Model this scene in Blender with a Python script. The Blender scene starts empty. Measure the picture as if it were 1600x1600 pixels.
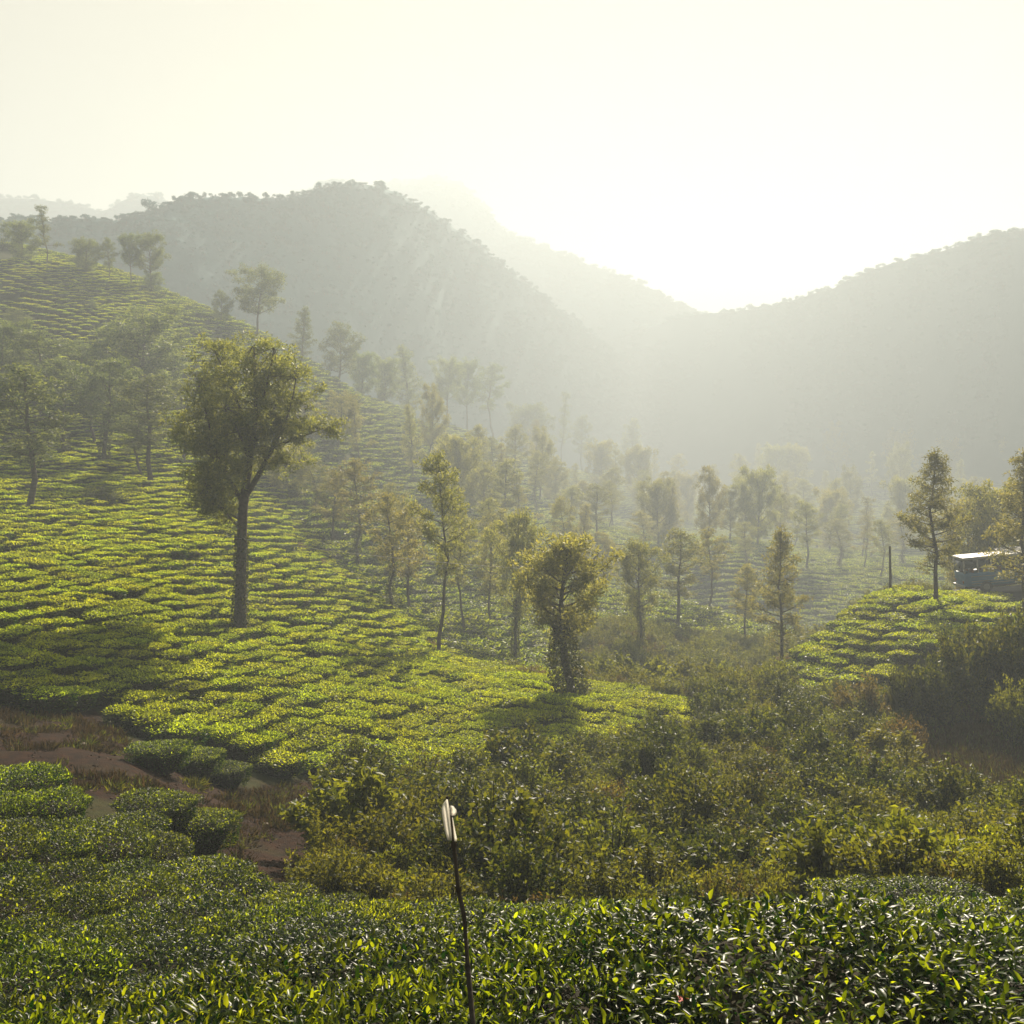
import bpy, math, random
import numpy as np
from mathutils import Vector, Matrix, Euler

# ------------------------------------------------------------------ camera, sky, sun, exposure
S = bpy.context.scene
COL = S.collection
F = 1716.0          # focal length in pixels of the 1600 px photograph
HZ = 700.0          # row of the horizon
def P(px, py, Y):   # pixel of the photograph at depth Y -> point in metres (camera at the origin, level)
    return Vector(((px - 800.0) / F * Y, Y, (HZ - py) / F * Y))

cam_d = bpy.data.cameras.new('camera'); cam = bpy.data.objects.new('camera', cam_d); COL.objects.link(cam)
cam.rotation_euler = (math.radians(90), 0, 0)
cam_d.sensor_width = 36.0; cam_d.lens = 36.0 * F / 1600.0
cam_d.shift_y = -(800.0 - HZ) / 1600.0
cam_d.clip_start = 0.1; cam_d.clip_end = 6000
S.camera = cam

SUN_EL, SUN_AZ = math.radians(32.0), math.radians(12.0)
w = bpy.data.worlds.new('World'); S.world = w; w.use_nodes = True
nt = w.node_tree; nt.nodes.clear()
sky = nt.nodes.new('ShaderNodeTexSky'); sky.sky_type = 'NISHITA'; sky.sun_disc = False
sky.sun_elevation = SUN_EL; sky.sun_rotation = SUN_AZ
sky.air_density = 0.7; sky.dust_density = 1.4; sky.ozone_density = 1.0; sky.altitude = 900
bg = nt.nodes.new('ShaderNodeBackground'); bg.inputs['Strength'].default_value = 0.05
wo = nt.nodes.new('ShaderNodeOutputWorld')
sky_cap = nt.nodes.new('ShaderNodeMix'); sky_cap.data_type = 'RGBA'; sky_cap.blend_type = 'DARKEN'; sky_cap.inputs[0].default_value = 1.0
sky_cap.inputs[7].default_value = (2.3, 1.9, 1.35, 1)      # added cream cap: dims sun glare and ambient light over the whole sky
nt.links.new(sky.outputs[0], sky_cap.inputs[6]); nt.links.new(sky_cap.outputs[2], bg.inputs['Color']); nt.links.new(bg.outputs[0], wo.inputs['Surface'])

sun_d = bpy.data.lights.new('sun', 'SUN'); sun = bpy.data.objects.new('sun', sun_d); COL.objects.link(sun)
sun_d.energy = 5.0; sun_d.angle = math.radians(0.53); sun_d.color = (1.0, 0.88, 0.70)
SUN_DIR = Vector((math.sin(SUN_AZ) * math.cos(SUN_EL), math.cos(SUN_AZ) * math.cos(SUN_EL), math.sin(SUN_EL)))
sun.rotation_euler = (-SUN_DIR).to_track_quat('-Z', 'Y').to_euler()

S.view_settings.view_transform = 'Standard'; S.view_settings.look = 'None'
S.view_settings.exposure = 1.65; S.view_settings.gamma = 1.0; S.view_settings.use_curve_mapping = False
S.render.engine = 'CYCLES'
S.cycles.use_denoising = True
S.cycles.max_bounces = 5; S.cycles.diffuse_bounces = 2; S.cycles.glossy_bounces = 1
S.cycles.transmission_bounces = 3; S.cycles.volume_bounces = 0; S.cycles.transparent_max_bounces = 4
S.cycles.sample_clamp_indirect = 4.0
S.cycles.use_adaptive_sampling = True

# ------------------------------------------------------------------ helpers
RNG = np.random.default_rng(7)
random.seed(7)

def hash2(ix, iy, seed):
    h = (ix.astype(np.int64) * 374761393 + iy.astype(np.int64) * 668265263 + seed * 974634777) & 0xFFFFFFFF
    h = ((h ^ (h >> 13)) * 1274126177) & 0xFFFFFFFF
    h = h ^ (h >> 16)
    return (h & 0xFFFFFF) / float(0xFFFFFF)
def noise2(x, y, seed=0):
    x = np.asarray(x, float); y = np.asarray(y, float)
    ix = np.floor(x); iy = np.floor(y); fx = x - ix; fy = y - iy
    ux = fx * fx * (3 - 2 * fx); uy = fy * fy * (3 - 2 * fy)
    a = hash2(ix, iy, seed); b = hash2(ix + 1, iy, seed); c = hash2(ix, iy + 1, seed); d = hash2(ix + 1, iy + 1, seed)
    return (a * (1 - ux) + b * ux) * (1 - uy) + (c * (1 - ux) + d * ux) * uy
def fbm(x, y, octv=4, seed=0, gain=0.5):
    v = 0; a = 1.0; t = 0
    for i in range(octv):
        v = v + a * (noise2(x, y, seed + i * 17) - 0.5); t += a; a *= gain; x = np.asarray(x) * 2.03 + 5.1; y = np.asarray(y) * 2.03 + 1.7
    return v / t

def mesh_np(name, verts, faces, mats=(), mat_idx=None, attrs=None, smooth=False):
    """verts (N,3); faces: list of (M,k) int arrays"""
    me = bpy.data.meshes.new(name)
    verts = np.asarray(verts, np.float32)
    if not isinstance(faces, (list, tuple)): faces = [faces]
    faces = [np.asarray(f, np.int32) for f in faces if len(f)]
    nl = sum(f.size for f in faces); npoly = sum(len(f) for f in faces)
    me.vertices.add(len(verts)); me.vertices.foreach_set('co', verts.ravel())
    me.loops.add(nl); me.loops.foreach_set('vertex_index', np.concatenate([f.ravel() for f in faces]))
    me.polygons.add(npoly)
    tot = np.concatenate([np.full(len(f), f.shape[1], np.int32) for f in faces])
    st = np.concatenate([[0], np.cumsum(tot)[:-1]]).astype(np.int32)
    me.polygons.foreach_set('loop_start', st)
    for m in mats: me.materials.append(m)
    if mat_idx is not None: me.polygons.foreach_set('material_index', np.asarray(mat_idx, np.int32))
    if smooth: me.polygons.foreach_set('use_smooth', np.ones(npoly, bool))
    for k, v in (attrs or {}).items():
        a = me.attributes.new(k, 'FLOAT', 'POINT'); a.data.foreach_set('value', np.asarray(v, np.float32))
    me.update(calc_edges=True); me.validate()
    return me

def obj(name, data, parent=None, loc=None, rot=None, scl=None):
    o = bpy.data.objects.new(name, data); COL.objects.link(o)
    if parent is not None: o.parent = parent
    if loc is not None: o.location = loc
    if rot is not None: o.rotation_euler = rot
    if scl is not None: o.scale = scl
    return o
def tag(o, label=None, cat=None, group=None, kind=None):
    if label: o['label'] = label
    if cat: o['category'] = cat
    if group: o['group'] = group
    if kind: o['kind'] = kind
    return o

# ------------------------------------------------------------------ materials
def new_mat(name):
    m = bpy.data.materials.new(name); m.use_nodes = True
    n = m.node_tree.nodes; n.clear(); out = n.new('ShaderNodeOutputMaterial')
    return m, m.node_tree, out
def leaf_mat(name, old, young, trans_old, trans_young, tmix=0.45, rough=0.42, spec=0.5):
    m, t, out = new_mat(name); N = t.nodes.new; L = t.links.new
    at = N('ShaderNodeAttribute'); at.attribute_name = 'tint'
    oi = N('ShaderNodeObjectInfo')
    mx = N('ShaderNodeMix'); mx.data_type = 'RGBA'; mx.inputs[6].default_value = (*old, 1); mx.inputs[7].default_value = (*young, 1)
    L(at.outputs['Fac'], mx.inputs[0])
    mt = N('ShaderNodeMix'); mt.data_type = 'RGBA'; mt.inputs[6].default_value = (*trans_old, 1); mt.inputs[7].default_value = (*trans_young, 1)
    L(at.outputs['Fac'], mt.inputs[0])
    # each plant a little different
    hs = N('ShaderNodeHueSaturation'); hs2 = N('ShaderNodeHueSaturation')
    mr = N('ShaderNodeMapRange'); mr.inputs[3].default_value = 0.80; mr.inputs[4].default_value = 1.2
    L(oi.outputs['Random'], mr.inputs[0])
    mh = N('ShaderNodeMapRange'); mh.inputs[3].default_value = 0.485; mh.inputs[4].default_value = 0.512
    mm = N('ShaderNodeMath'); mm.operation = 'MULTIPLY'; mm.inputs[1].default_value = 7.31
    fr = N('ShaderNodeMath'); fr.operation = 'FRACT'
    L(oi.outputs['Random'], mm.inputs[0]); L(mm.outputs[0], fr.inputs[0]); L(fr.outputs[0], mh.inputs[0])
    for h, src in ((hs, mx), (hs2, mt)):
        L(src.outputs[2], h.inputs['Color']); L(mr.outputs[0], h.inputs['Value']); L(mh.outputs[0], h.inputs['Hue'])
    p = N('ShaderNodeBsdfPrincipled'); p.inputs['Roughness'].default_value = rough
    p.inputs['Specular IOR Level'].default_value = spec
    L(hs.outputs[0], p.inputs['Base Color'])
    tr = N('ShaderNodeBsdfTranslucent'); L(hs2.outputs[0], tr.inputs['Color'])
    ms = N('ShaderNodeMixShader'); ms.inputs[0].default_value = tmix
    L(p.outputs[0], ms.inputs[1]); L(tr.outputs[0], ms.inputs[2]); L(ms.outputs[0], out.inputs['Surface'])
    return m
def plain_mat(name, col, rough=0.7, spec=0.3, metal=0.0, var=0.0, scale=8.0, bump=0.0):
    m, t, out = new_mat(name); N = t.nodes.new; L = t.links.new
    p = N('ShaderNodeBsdfPrincipled'); p.inputs['Roughness'].default_value = rough
    p.inputs['Specular IOR Level'].default_value = spec; p.inputs['Metallic'].default_value = metal
    p.inputs['Base Color'].default_value = (*col, 1)
    if var or bump:
        tc = N('ShaderNodeTexCoord'); nz = N('ShaderNodeTexNoise'); nz.inputs['Scale'].default_value = scale
        nz.inputs['Detail'].default_value = 5
        L(tc.outputs['Object'], nz.inputs['Vector'])
        if var:
            cr = N('ShaderNodeValToRGB'); a, b = cr.color_ramp.elements
            a.position = 0.3; b.position = 0.7
            a.color = (*[c * (1 - var) for c in col], 1); b.color = (*[min(1, c * (1 + var)) for c in col], 1)
            L(nz.outputs[0], cr.inputs[0]); L(cr.outputs[0], p.inputs['Base Color'])
        if bump:
            bp = N('ShaderNodeBump'); bp.inputs['Strength'].default_value = bump; bp.inputs['Distance'].default_value = 0.05
            L(nz.outputs[0], bp.inputs['Height']); L(bp.outputs[0], p.inputs['Normal'])
    L(p.outputs[0], out.inputs['Surface'])
    return m

def ground_mat():
    m, t, out = new_mat('soil_and_grass'); N = t.nodes.new; L = t.links.new
    tc = N('ShaderNodeTexCoord')
    n1 = N('ShaderNodeTexNoise'); n1.inputs['Scale'].default_value = 0.35; n1.inputs['Detail'].default_value = 6
    n2 = N('ShaderNodeTexNoise'); n2.inputs['Scale'].default_value = 3.5; n2.inputs['Detail'].default_value = 8
    n3 = N('ShaderNodeTexNoise'); n3.inputs['Scale'].default_value = 28; n3.inputs['Detail'].default_value = 6
    for n in (n1, n2, n3): L(tc.outputs['Object'], n.inputs['Vector'])
    soil = N('ShaderNodeValToRGB'); e = soil.color_ramp.elements
    e[0].position = 0.32; e[0].color = (0.012, 0.005, 0.002, 1); e[1].position = 0.7; e[1].color = (0.048, 0.018, 0.006, 1)
    L(n2.outputs[0], soil.inputs[0])
    grass = N('ShaderNodeValToRGB'); e = grass.color_ramp.elements
    e[0].position = 0.3; e[0].color = (0.02, 0.028, 0.007, 1); e[1].position = 0.72; e[1].color = (0.085, 0.085, 0.022, 1)
    L(n3.outputs[0], grass.inputs[0])
    at = N('ShaderNodeAttribute'); at.attribute_name = 'grass'
    mr = N('ShaderNodeMapRange'); mr.inputs[1].default_value = -0.15; mr.inputs[2].default_value = 0.2
    ad = N('ShaderNodeMath'); ad.operation = 'ADD'; sb = N('ShaderNodeMath'); sb.operation = 'SUBTRACT'; sb.inputs[1].default_value = 1.0
    L(at.outputs['Fac'], ad.inputs[0]); L(n1.outputs[0], ad.inputs[1]); L(ad.outputs[0], sb.inputs[0]); L(sb.outputs[0], mr.inputs[0])
    mx = N('ShaderNodeMix'); mx.data_type = 'RGBA'
    L(mr.outputs[0], mx.inputs[0]); L(soil.outputs[0], mx.inputs[6]); L(grass.outputs[0], mx.inputs[7])
    p = N('ShaderNodeBsdfPrincipled'); p.inputs['Roughness'].default_value = 0.95; p.inputs['Specular IOR Level'].default_value = 0.1
    bp = N('ShaderNodeBump'); bp.inputs['Strength'].default_value = 0.9; bp.inputs['Distance'].default_value = 0.08
    mxb = N('ShaderNodeMath'); mxb.operation = 'ADD'; L(n2.outputs[0], mxb.inputs[0]); L(n3.outputs[0], mxb.inputs[1])
    L(mxb.outputs[0], bp.inputs['Height']); L(bp.outputs[0], p.inputs['Normal'])
    L(mx.outputs[2], p.inputs['Base Color']); L(p.outputs[0], out.inputs['Surface'])
    return m
def hill_mat(name, a, b, scale):
    m, t, out = new_mat(name); N = t.nodes.new; L = t.links.new
    tc = N('ShaderNodeTexCoord'); n1 = N('ShaderNodeTexNoise'); n1.inputs['Scale'].default_value = scale; n1.inputs['Detail'].default_value = 9
    n1.inputs['Roughness'].default_value = 0.65
    L(tc.outputs['Object'], n1.inputs['Vector'])
    cr = N('ShaderNodeValToRGB'); e = cr.color_ramp.elements
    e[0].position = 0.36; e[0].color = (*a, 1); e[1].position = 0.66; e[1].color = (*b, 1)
    L(n1.outputs[0], cr.inputs[0])
    p = N('ShaderNodeBsdfPrincipled'); p.inputs['Roughness'].default_value = 0.9; p.inputs['Specular IOR Level'].default_value = 0.1
    L(cr.outputs[0], p.inputs['Base Color'])
    bp = N('ShaderNodeBump'); bp.inputs['Strength'].default_value = 1.0; bp.inputs['Distance'].default_value = 2.5
    L(n1.outputs[0], bp.inputs['Height']); L(bp.outputs[0], p.inputs['Normal'])
    L(p.outputs[0], out.inputs['Surface'])
    return m

M_GROUND = ground_mat()
M_HILL = hill_mat('haze_teal_forest', (0.008, 0.070, 0.080), (0.016, 0.10, 0.105), 0.05)  # teal of the haze mixed into the forest colour
M_HILL_DRY = hill_mat('haze_teal_grass', (0.010, 0.070, 0.078), (0.045, 0.10, 0.09), 0.035)  # grass colour with the same haze teal put into it

# ------------------------------------------------------------------ terrain heights
T = 0.7   # tea canopy height taken off where the point in the photograph is a bush top
CP = [  # px, py, depth, canopy
 # foreground tea slope
 (1600,1600,4.6,T),(1200,1600,4.3,T),(800,1600,5.0,T),(400,1600,6.6,T),(0,1600,9.0,T),
 (1600,1520,7.0,T),(1200,1500,8.0,T),(800,1500,9.0,T),(400,1500,11.5,T),(0,1480,13.0,T),
 (1600,1440,12.0,T),(1300,1425,15.0,T),(1000,1447,15.0,T),(700,1440,16.0,T),(480,1388,18.5,T),(250,1270,22.0,T),(0,1180,26.0,T),(200,1400,16.0,T),
 (1560,1370,17.0,T),
 # path and dry ground behind the foreground field
 (-100,1110,32.0,0),(100,1160,31.0,0),(300,1255,27.5,0),(430,1340,24.0,0),(200,1190,30.0,0),
 # scrub
 (500,1290,28.0,0),(600,1320,26.0,0),(700,1360,25.0,0),(800,1455,20.0,0),(1200,1440,21.0,0),(1000,1330,29.0,0),(1000,1400,24.0,0),(1300,1290,34.0,0),
 (1500,1215,42.0,0),(1600,1180,45.0,0),(1560,1400,21.5,0),(1700,1330,26.0,0),(1200,1240,38.0,0),(1000,1220,42.0,0),(1100,1170,47.0,0),(1300,1150,50.0,0),
 # near tea hillside
 (0,1075,36.0,T),(-200,1000,38.0,T),(200,1110,37.0,T),(380,1200,34.0,T),(520,1195,36.0,T),(700,1215,37.0,T),(850,1195,41.0,T),(300,1060,43.0,T),(500,1080,47.0,T),(700,1120,48.0,T),
 (0,950,47.0,T),(200,985,49.0,T),(375,980,57.0,T),(550,1010,60.0,T),(0,860,60.0,T),(200,880,64.0,T),(0,790,74.0,T),(-250,760,70.0,T),(100,700,105.0,T),(240,755,95.0,T),(375,850,78.0,T),(480,862,94.0,T),(600,950,80.0,T),
 (685,1022,70.0,T),(800,1045,65.0,T),(880,1058,61.0,T),(1000,1080,58.0,T),(1110,1105,55.0,T),(950,1130,51.0,T),(1060,1150,50.0,T),
 # valley behind it
 (640,955,97.0,T),(725,972,97.0,T),(790,1020,90.0,T),(900,1085,78.0,0),(1000,1110,74.0,0),(1120,1110,72.0,0),(1170,1095,66.0,0),(870,940,120.0,T),(930,965,110.0,T),(1010,920,132.0,T),(1110,948,127.0,T),(1210,985,121.0,T),(1060,985,112.0,T),(1000,1015,97.0,0),(1150,1065,88.0,0),(1250,1075,85.0,0),
 (1100,1010,160.0,0),(1250,1030,150.0,0),(1000,960,170.0,0),
 # tea mound at the right with the road
 (1205,1065,67.0,T),(1260,1015,69.0,T),(1330,968,73.0,T),(1392,926,77.0,T),(1320,1070,62.0,T),(1400,1010,65.0,T),(1450,960,70.0,T),(1480,990,63.0,T),(1560,1050,56.0,T),(1420,1100,55.0,0),(1600,1110,50.0,0),
 (1450,938,83.0,0),(1500,934,86.0,0),(1600,926,87.0,0),(1750,915,86.0,0),(1600,960,76.0,T),(1700,960,72.0,T),(1392,960,100.0,0),(1550,965,105.0,0),(1390,1000,125.0,0),(1550,990,130.0,0),
 # far left tea hill, its ridge running away to the right
 (0,640,112.0,T),(-300,600,100.0,T),(0,560,128.0,T),(0,500,142.0,T),(0,392,165.0,T),(-300,330,165.0,T),(100,408,167.0,T),(200,440,171.0,T),(300,482,177.0,T),(395,524,186.0,T),(250,570,142.0,T),(400,640,150.0,T),(480,565,206.0,T),(600,626,262.0,T),(700,664,330.0,T),(770,692,388.0,T),(900,735,495.0,T),(1000,768,560.0,T),
 (450,720,138.0,T),(500,800,121.0,T),(600,760,165.0,T),(650,860,133.0,T),(750,820,180.0,T),(900,850,200.0,T),(850,780,300.0,T),(600,690,200.0,T),(700,730,240.0,T),(950,800,360.0,T),
 # behind that hill and the far valley
 (-300,420,230.0,0),(0,470,230.0,0),(200,520,240.0,0),(400,610,262.0,0),(550,680,300.0,0),(0,480,400.0,0),(300,560,400.0,0),(600,730,450.0,0),(800,760,560.0,0),(-300,480,420.0,0),(0,480,640.0,0),(600,710,640.0,0),(1100,730,660.0,0),(1600,710,640.0,0),
 (1300,905,195.0,T),(1300,862,290.0,T),(1200,815,390.0,T),(1100,785,500.0,0),(1450,860,275.0,T),(1600,850,275.0,T),(1800,840,275.0,T),(1000,772,610.0,0),(1300,757,520.0,0),(1600,745,470.0,0),(1900,740,470.0,0),(1150,880,195.0,0),(1400,930,165.0,0),(1600,930,165.0,0),
]
GUARD = [  # X, Y, Z outside the picture
 (0,0,-2.3),(-8,0,-1.6),(8,0,-2.2),(0,-12,1.5),(-12,-12,3.0),(12,-12,1.5),(-14,6,-4.0),(10,6,-3.4),(12,14,-6.0),(16,22,-8.5),(-24,24,-6.3),(-26,14,-3.5),(20,-3,-2.5),(-20,-3,-0.5),
 (0,-30,8.0),(-30,-30,10),(30,-30,7),(-2,2.2,-2.75),(2,2.2,-2.65),
]
def warp(X, Y):
    X = np.asarray(X, float); Y = np.asarray(Y, float)
    s = np.arcsinh(Y / 14.0); t = X / np.sqrt(Y * Y + 120.0)
    return s * 1.0, np.clip(t, -0.95, 0.95) * 2.6
def _tps(r2): return 0.5 * r2 * np.log(np.maximum(r2, 1e-12))
pts = [(*P(a, b, c), d) for a, b, c, d in CP]
CX = np.array([p[0] for p in pts] + [g[0] for g in GUARD]); CY = np.array([p[1] for p in pts] + [g[1] for g in GUARD])
CZ = np.array([p[2] - p[3] for p in pts] + [g[2] for g in GUARD])
cs, ct = warp(CX, CY)
# interpolate the drop in a slightly depth-scaled measure so that far relief does not swamp the near field
def zs(Y): return np.sqrt(np.asarray(Y, float) ** 2 + 400.0) / 20.0
n = len(CX)
K = _tps((cs[:, None] - cs[None]) ** 2 + (ct[:, None] - ct[None]) ** 2) + np.eye(n) * 1.5e-3
A = np.block([[K, np.stack([np.ones(n), cs, ct], 1)], [np.stack([np.ones(n), cs, ct], 1).T, np.zeros((3, 3))]])
WT = np.linalg.solve(A, np.concatenate([CZ / zs(CY), np.zeros(3)]))
def height(X, Y):
    X = np.atleast_1d(np.asarray(X, float)); Y = np.atleast_1d(np.asarray(Y, float)); sh = X.shape
    X = X.ravel(); Y = Y.ravel(); out = np.empty(len(X))
    for i in range(0, len(X), 20000):
        s, t = warp(X[i:i + 20000], np.clip(Y[i:i + 20000], -35, 660))
        r2 = (s[:, None] - cs[None]) ** 2 + (t[:, None] - ct[None]) ** 2
        out[i:i + 20000] = _tps(r2) @ WT[:n] + WT[n] + s * WT[n + 1] + t * WT[n + 2]
    out *= zs(np.clip(Y, -35, 660))
    rough = np.clip((np.hypot(X, Y) - 3) / 25, 0, 1)
    out += fbm(X * 0.35, Y * 0.35, 4, 3) * 0.45 * rough + fbm(X * 0.06, Y * 0.06, 3, 9) * 1.6 * np.clip((Y - 60) / 90, 0, 1)
    return out.reshape(sh)
def hz(x, y): return float(height([x], [y])[0])
def to_px(X, Y, Z): return 800 + X / Y * F, HZ - Z / Y * F
def in_poly(px, py, poly):
    px = np.asarray(px, float); py = np.asarray(py, float); c = np.zeros(px.shape, bool); j = len(poly) - 1
    for i in range(len(poly)):
        xi, yi = poly[i]; xj, yj = poly[j]
        if yi != yj:
            c ^= ((yi > py) != (yj > py)) & (px < (xj - xi) * (py - yi) / (yj - yi) + xi)
        j = i
    return c

def ground_at(px, py, y0=3.0, y1=300.0):
    """point of the ground seen at a pixel of the photograph, searched between two depths"""
    Y = np.linspace(y0, y1, 400); X = (px - 800) / F * Y; z = height(X, Y); d = (HZ - py) / F * Y - z
    k = np.argmax(d < 0) if (d < 0).any() else np.argmin(np.abs(d))
    return Vector((X[k], Y[k], z[k]))
# ground sheet: fine near the camera, coarse far away, flat skirt out to the horizon
ss = np.linspace(math.asinh(-35 / 14.0), math.asinh(660 / 14.0), 350)
tin = np.linspace(-0.62, 0.62, 261)
tt = np.concatenate([-np.geomspace(6, 0.66, 14), tin, np.geomspace(0.66, 6, 14)])
SS, TT = np.meshgrid(ss, tt, indexing='ij')
GY = 14.0 * np.sinh(SS); GX = TT * np.sqrt(GY * GY + 120.0)
GZ = height(GX, GY)
far = np.clip((np.abs(TT) - 0.7) / 2.0, 0, 1)
GZ = GZ * (1 - far) + (-20.0) * far * np.clip(GY / 200, 0, 1) + GZ * far * (1 - np.clip(GY / 200, 0, 1))
nr, nc = GX.shape
idx = np.arange(nr * nc).reshape(nr, nc)
quads = np.stack([idx[:-1, :-1], idx[:-1, 1:], idx[1:, 1:], idx[1:, :-1]], -1).reshape(-1, 4)[:, ::-1]
CLEAR = [(1395,1170),(1460,1145),(1700,1130),(1700,1255),(1480,1260),(1420,1215)]
DRY = [(-200,1085),(0,1100),(140,1105),(215,1180),(390,1235),(520,1215),(540,1300),(470,1400),(330,1340),(200,1260),(-200,1180)]
gpx, gpy = to_px(GX, np.maximum(GY, 1.0), GZ)
gr = np.full(GX.shape, 0.62) + np.clip((GY - 60) / 60, 0, 1) * 0.35
gr[in_poly(gpx, gpy, CLEAR) & (GY > 30) & (GY < 60)] = 0.62
gr[in_poly(gpx, gpy, DRY) & (GY > 18) & (GY < 45)] = 0.30
gr[(GY < 45) & (gpy > 1380)] = 0.45
ground = obj('ground', mesh_np('ground', np.stack([GX, GY, GZ], -1).reshape(-1, 3), [quads], [M_GROUND], attrs={'grass': gr.ravel()}, smooth=True))
tag(ground, 'brown soil and dry grass under the tea fields', kind='structure')
gp = [(-1500, -900), (1500, -900), (1500, 1500), (-1500, 1500)]
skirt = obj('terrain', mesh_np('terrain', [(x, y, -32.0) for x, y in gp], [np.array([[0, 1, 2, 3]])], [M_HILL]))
tag(skirt, 'low valley land running on to the mountains', kind='structure')

# ------------------------------------------------------------------ mountains
CRESTS = {}
def mountain(name, label, crest, D, foot, zfoot, back, mat, rough, nx=260, seed=1, tilt=0.0):
    cx = np.array([c[0] for c in crest], float); cy = np.array([c[1] for c in crest], float)
    u = np.linspace(cx[0], cx[-1], nx)
    py = np.interp(u, cx, cy); k = np.ones(5) / 5
    py[2:-2] = np.convolve(py, k, 'valid')
    v = np.concatenate([np.linspace(0, 1, 46), np.linspace(1.08, 2, 10)])
    Dv = np.interp(u, [q[0] for q in D], [q[1] for q in D])
    kw_ = np.hanning(91); kw_ /= kw_.sum(); Dv = np.convolve(np.pad(Dv, 45, 'edge'), kw_, 'valid')
    Xc = (u - 800) / F * Dv; Zc = (HZ - py) / F * Dv
    V, X0 = np.meshgrid(v, Xc, indexing='ij'); Z0 = np.broadcast_to(Zc, V.shape); D0 = np.broadcast_to(Dv, V.shape)
    Y = np.where(V <= 1, D0 - foot + foot * V, D0 + back * (V - 1))
    fr = np.where(V <= 1, V ** 0.85, np.maximum(0, 1 - (V - 1) * 1.0))
    Z = zfoot + (Z0 - zfoot) * fr
    env = np.clip(np.sin(np.clip(V, 0, 1) * math.pi), 0, 1)
    Z = Z + (fbm(X0 * 0.012 + 0.004 * Y, Y * 0.006, 4, seed) * rough * 3.0) * env * (Z0 - zfoot) / 100.0
    Z = Z + fbm(X0 * 0.22, Y * 0.22, 3, seed + 5) * rough * 0.16
    nr, nc = X0.shape; idx = np.arange(nr * nc).reshape(nr, nc)
    q = np.stack([idx[:-1, :-1], idx[:-1, 1:], idx[1:, 1:], idx[1:, :-1]], -1).reshape(-1, 4)
    o = obj(name, mesh_np(name, np.stack([X0, Y, Z], -1).reshape(-1, 3), [q], [mat], smooth=True))
    tag(o, label, kind='structure'); CRESTS[o.name] = np.stack([X0, Y, Z], -1)
    return o
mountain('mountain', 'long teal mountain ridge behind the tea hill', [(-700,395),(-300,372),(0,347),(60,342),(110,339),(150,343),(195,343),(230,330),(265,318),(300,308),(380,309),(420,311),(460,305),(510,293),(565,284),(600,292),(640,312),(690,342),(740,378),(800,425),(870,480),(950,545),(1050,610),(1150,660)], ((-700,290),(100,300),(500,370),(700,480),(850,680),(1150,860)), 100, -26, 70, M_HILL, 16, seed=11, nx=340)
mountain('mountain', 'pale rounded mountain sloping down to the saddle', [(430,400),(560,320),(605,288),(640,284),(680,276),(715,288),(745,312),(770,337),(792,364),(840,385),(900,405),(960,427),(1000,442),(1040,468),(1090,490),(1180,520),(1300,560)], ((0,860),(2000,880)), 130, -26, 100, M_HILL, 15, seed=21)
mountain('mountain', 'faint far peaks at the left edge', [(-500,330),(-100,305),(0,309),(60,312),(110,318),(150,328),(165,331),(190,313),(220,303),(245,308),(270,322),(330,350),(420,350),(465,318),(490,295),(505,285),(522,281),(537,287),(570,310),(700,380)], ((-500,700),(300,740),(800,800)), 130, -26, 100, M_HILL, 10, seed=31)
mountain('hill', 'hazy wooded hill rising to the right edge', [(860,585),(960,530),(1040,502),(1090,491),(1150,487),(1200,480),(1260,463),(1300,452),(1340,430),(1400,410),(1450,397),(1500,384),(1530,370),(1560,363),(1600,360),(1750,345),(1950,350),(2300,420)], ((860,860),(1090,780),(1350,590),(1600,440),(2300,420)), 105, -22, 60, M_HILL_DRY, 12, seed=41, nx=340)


# ------------------------------------------------------------------ leaf clouds and tubes (numpy)
def unit(v): return v / np.maximum(np.linalg.norm(v, axis=-1, keepdims=True), 1e-9)
def leaves(pos, direc, nrm, length, width, fold=True, droop=0.25):
    """One small blade per point: fold=True gives five points and four triangles (midrib crease), else a diamond."""
    n = len(pos); d = unit(direc); s = unit(np.cross(d, nrm)); u = unit(np.cross(s, d))
    L = np.asarray(length).reshape(-1, 1); W = np.asarray(width).reshape(-1, 1)
    b = pos; l = pos + d * L * 0.45 + s * W * 0.5 + u * W * 0.12; r = pos + d * L * 0.45 - s * W * 0.5 + u * W * 0.12
    t = pos + d * L - u * L * droop
    if fold == 2:
        def st(u, w, up): c = pos + d * L * u - u_ * L * droop * (u * u * 1.6) ; return c + s * W * 0.5 * w + u_ * W * up, c - u_ * W * 0.10, c - s * W * 0.5 * w + u_ * W * up
        u_ = u; l1, m1, r1 = st(0.30, 0.95, 0.10); l2, m2, r2 = st(0.68, 0.78, 0.08); t = pos + d * L - u * L * droop * 1.6
        v = np.stack([b, l1, m1, r1, l2, m2, r2, t], 1).reshape(-1, 3); i = np.arange(n)[:, None] * 8
        tri = [[0, 2, 1], [0, 3, 2], [1, 2, 5], [1, 5, 4], [2, 3, 6], [2, 6, 5], [4, 5, 7], [5, 6, 7]]
        return v, np.concatenate([i + np.array([q]) for q in tri]), 8
    if fold:
        m = pos + d * L * 0.5 - u * W * 0.12
        v = np.stack([b, l, r, t, m], 1).reshape(-1, 3); i = np.arange(n)[:, None] * 5
        f = np.concatenate([i + np.array([[0, 2, 4]]), i + np.array([[0, 4, 1]]), i + np.array([[1, 4, 3]]), i + np.array([[2, 3, 4]])])
        return v, f, 5
    v = np.stack([b, r, t, l], 1).reshape(-1, 3); i = np.arange(n)[:, None] * 4
    return v, np.concatenate([i + np.array([[0, 1, 2]]), i + np.array([[0, 2, 3]])]), 4
def rdir(rg, n):
    v = rg.normal(size=(n, 3)); return unit(v)
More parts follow.
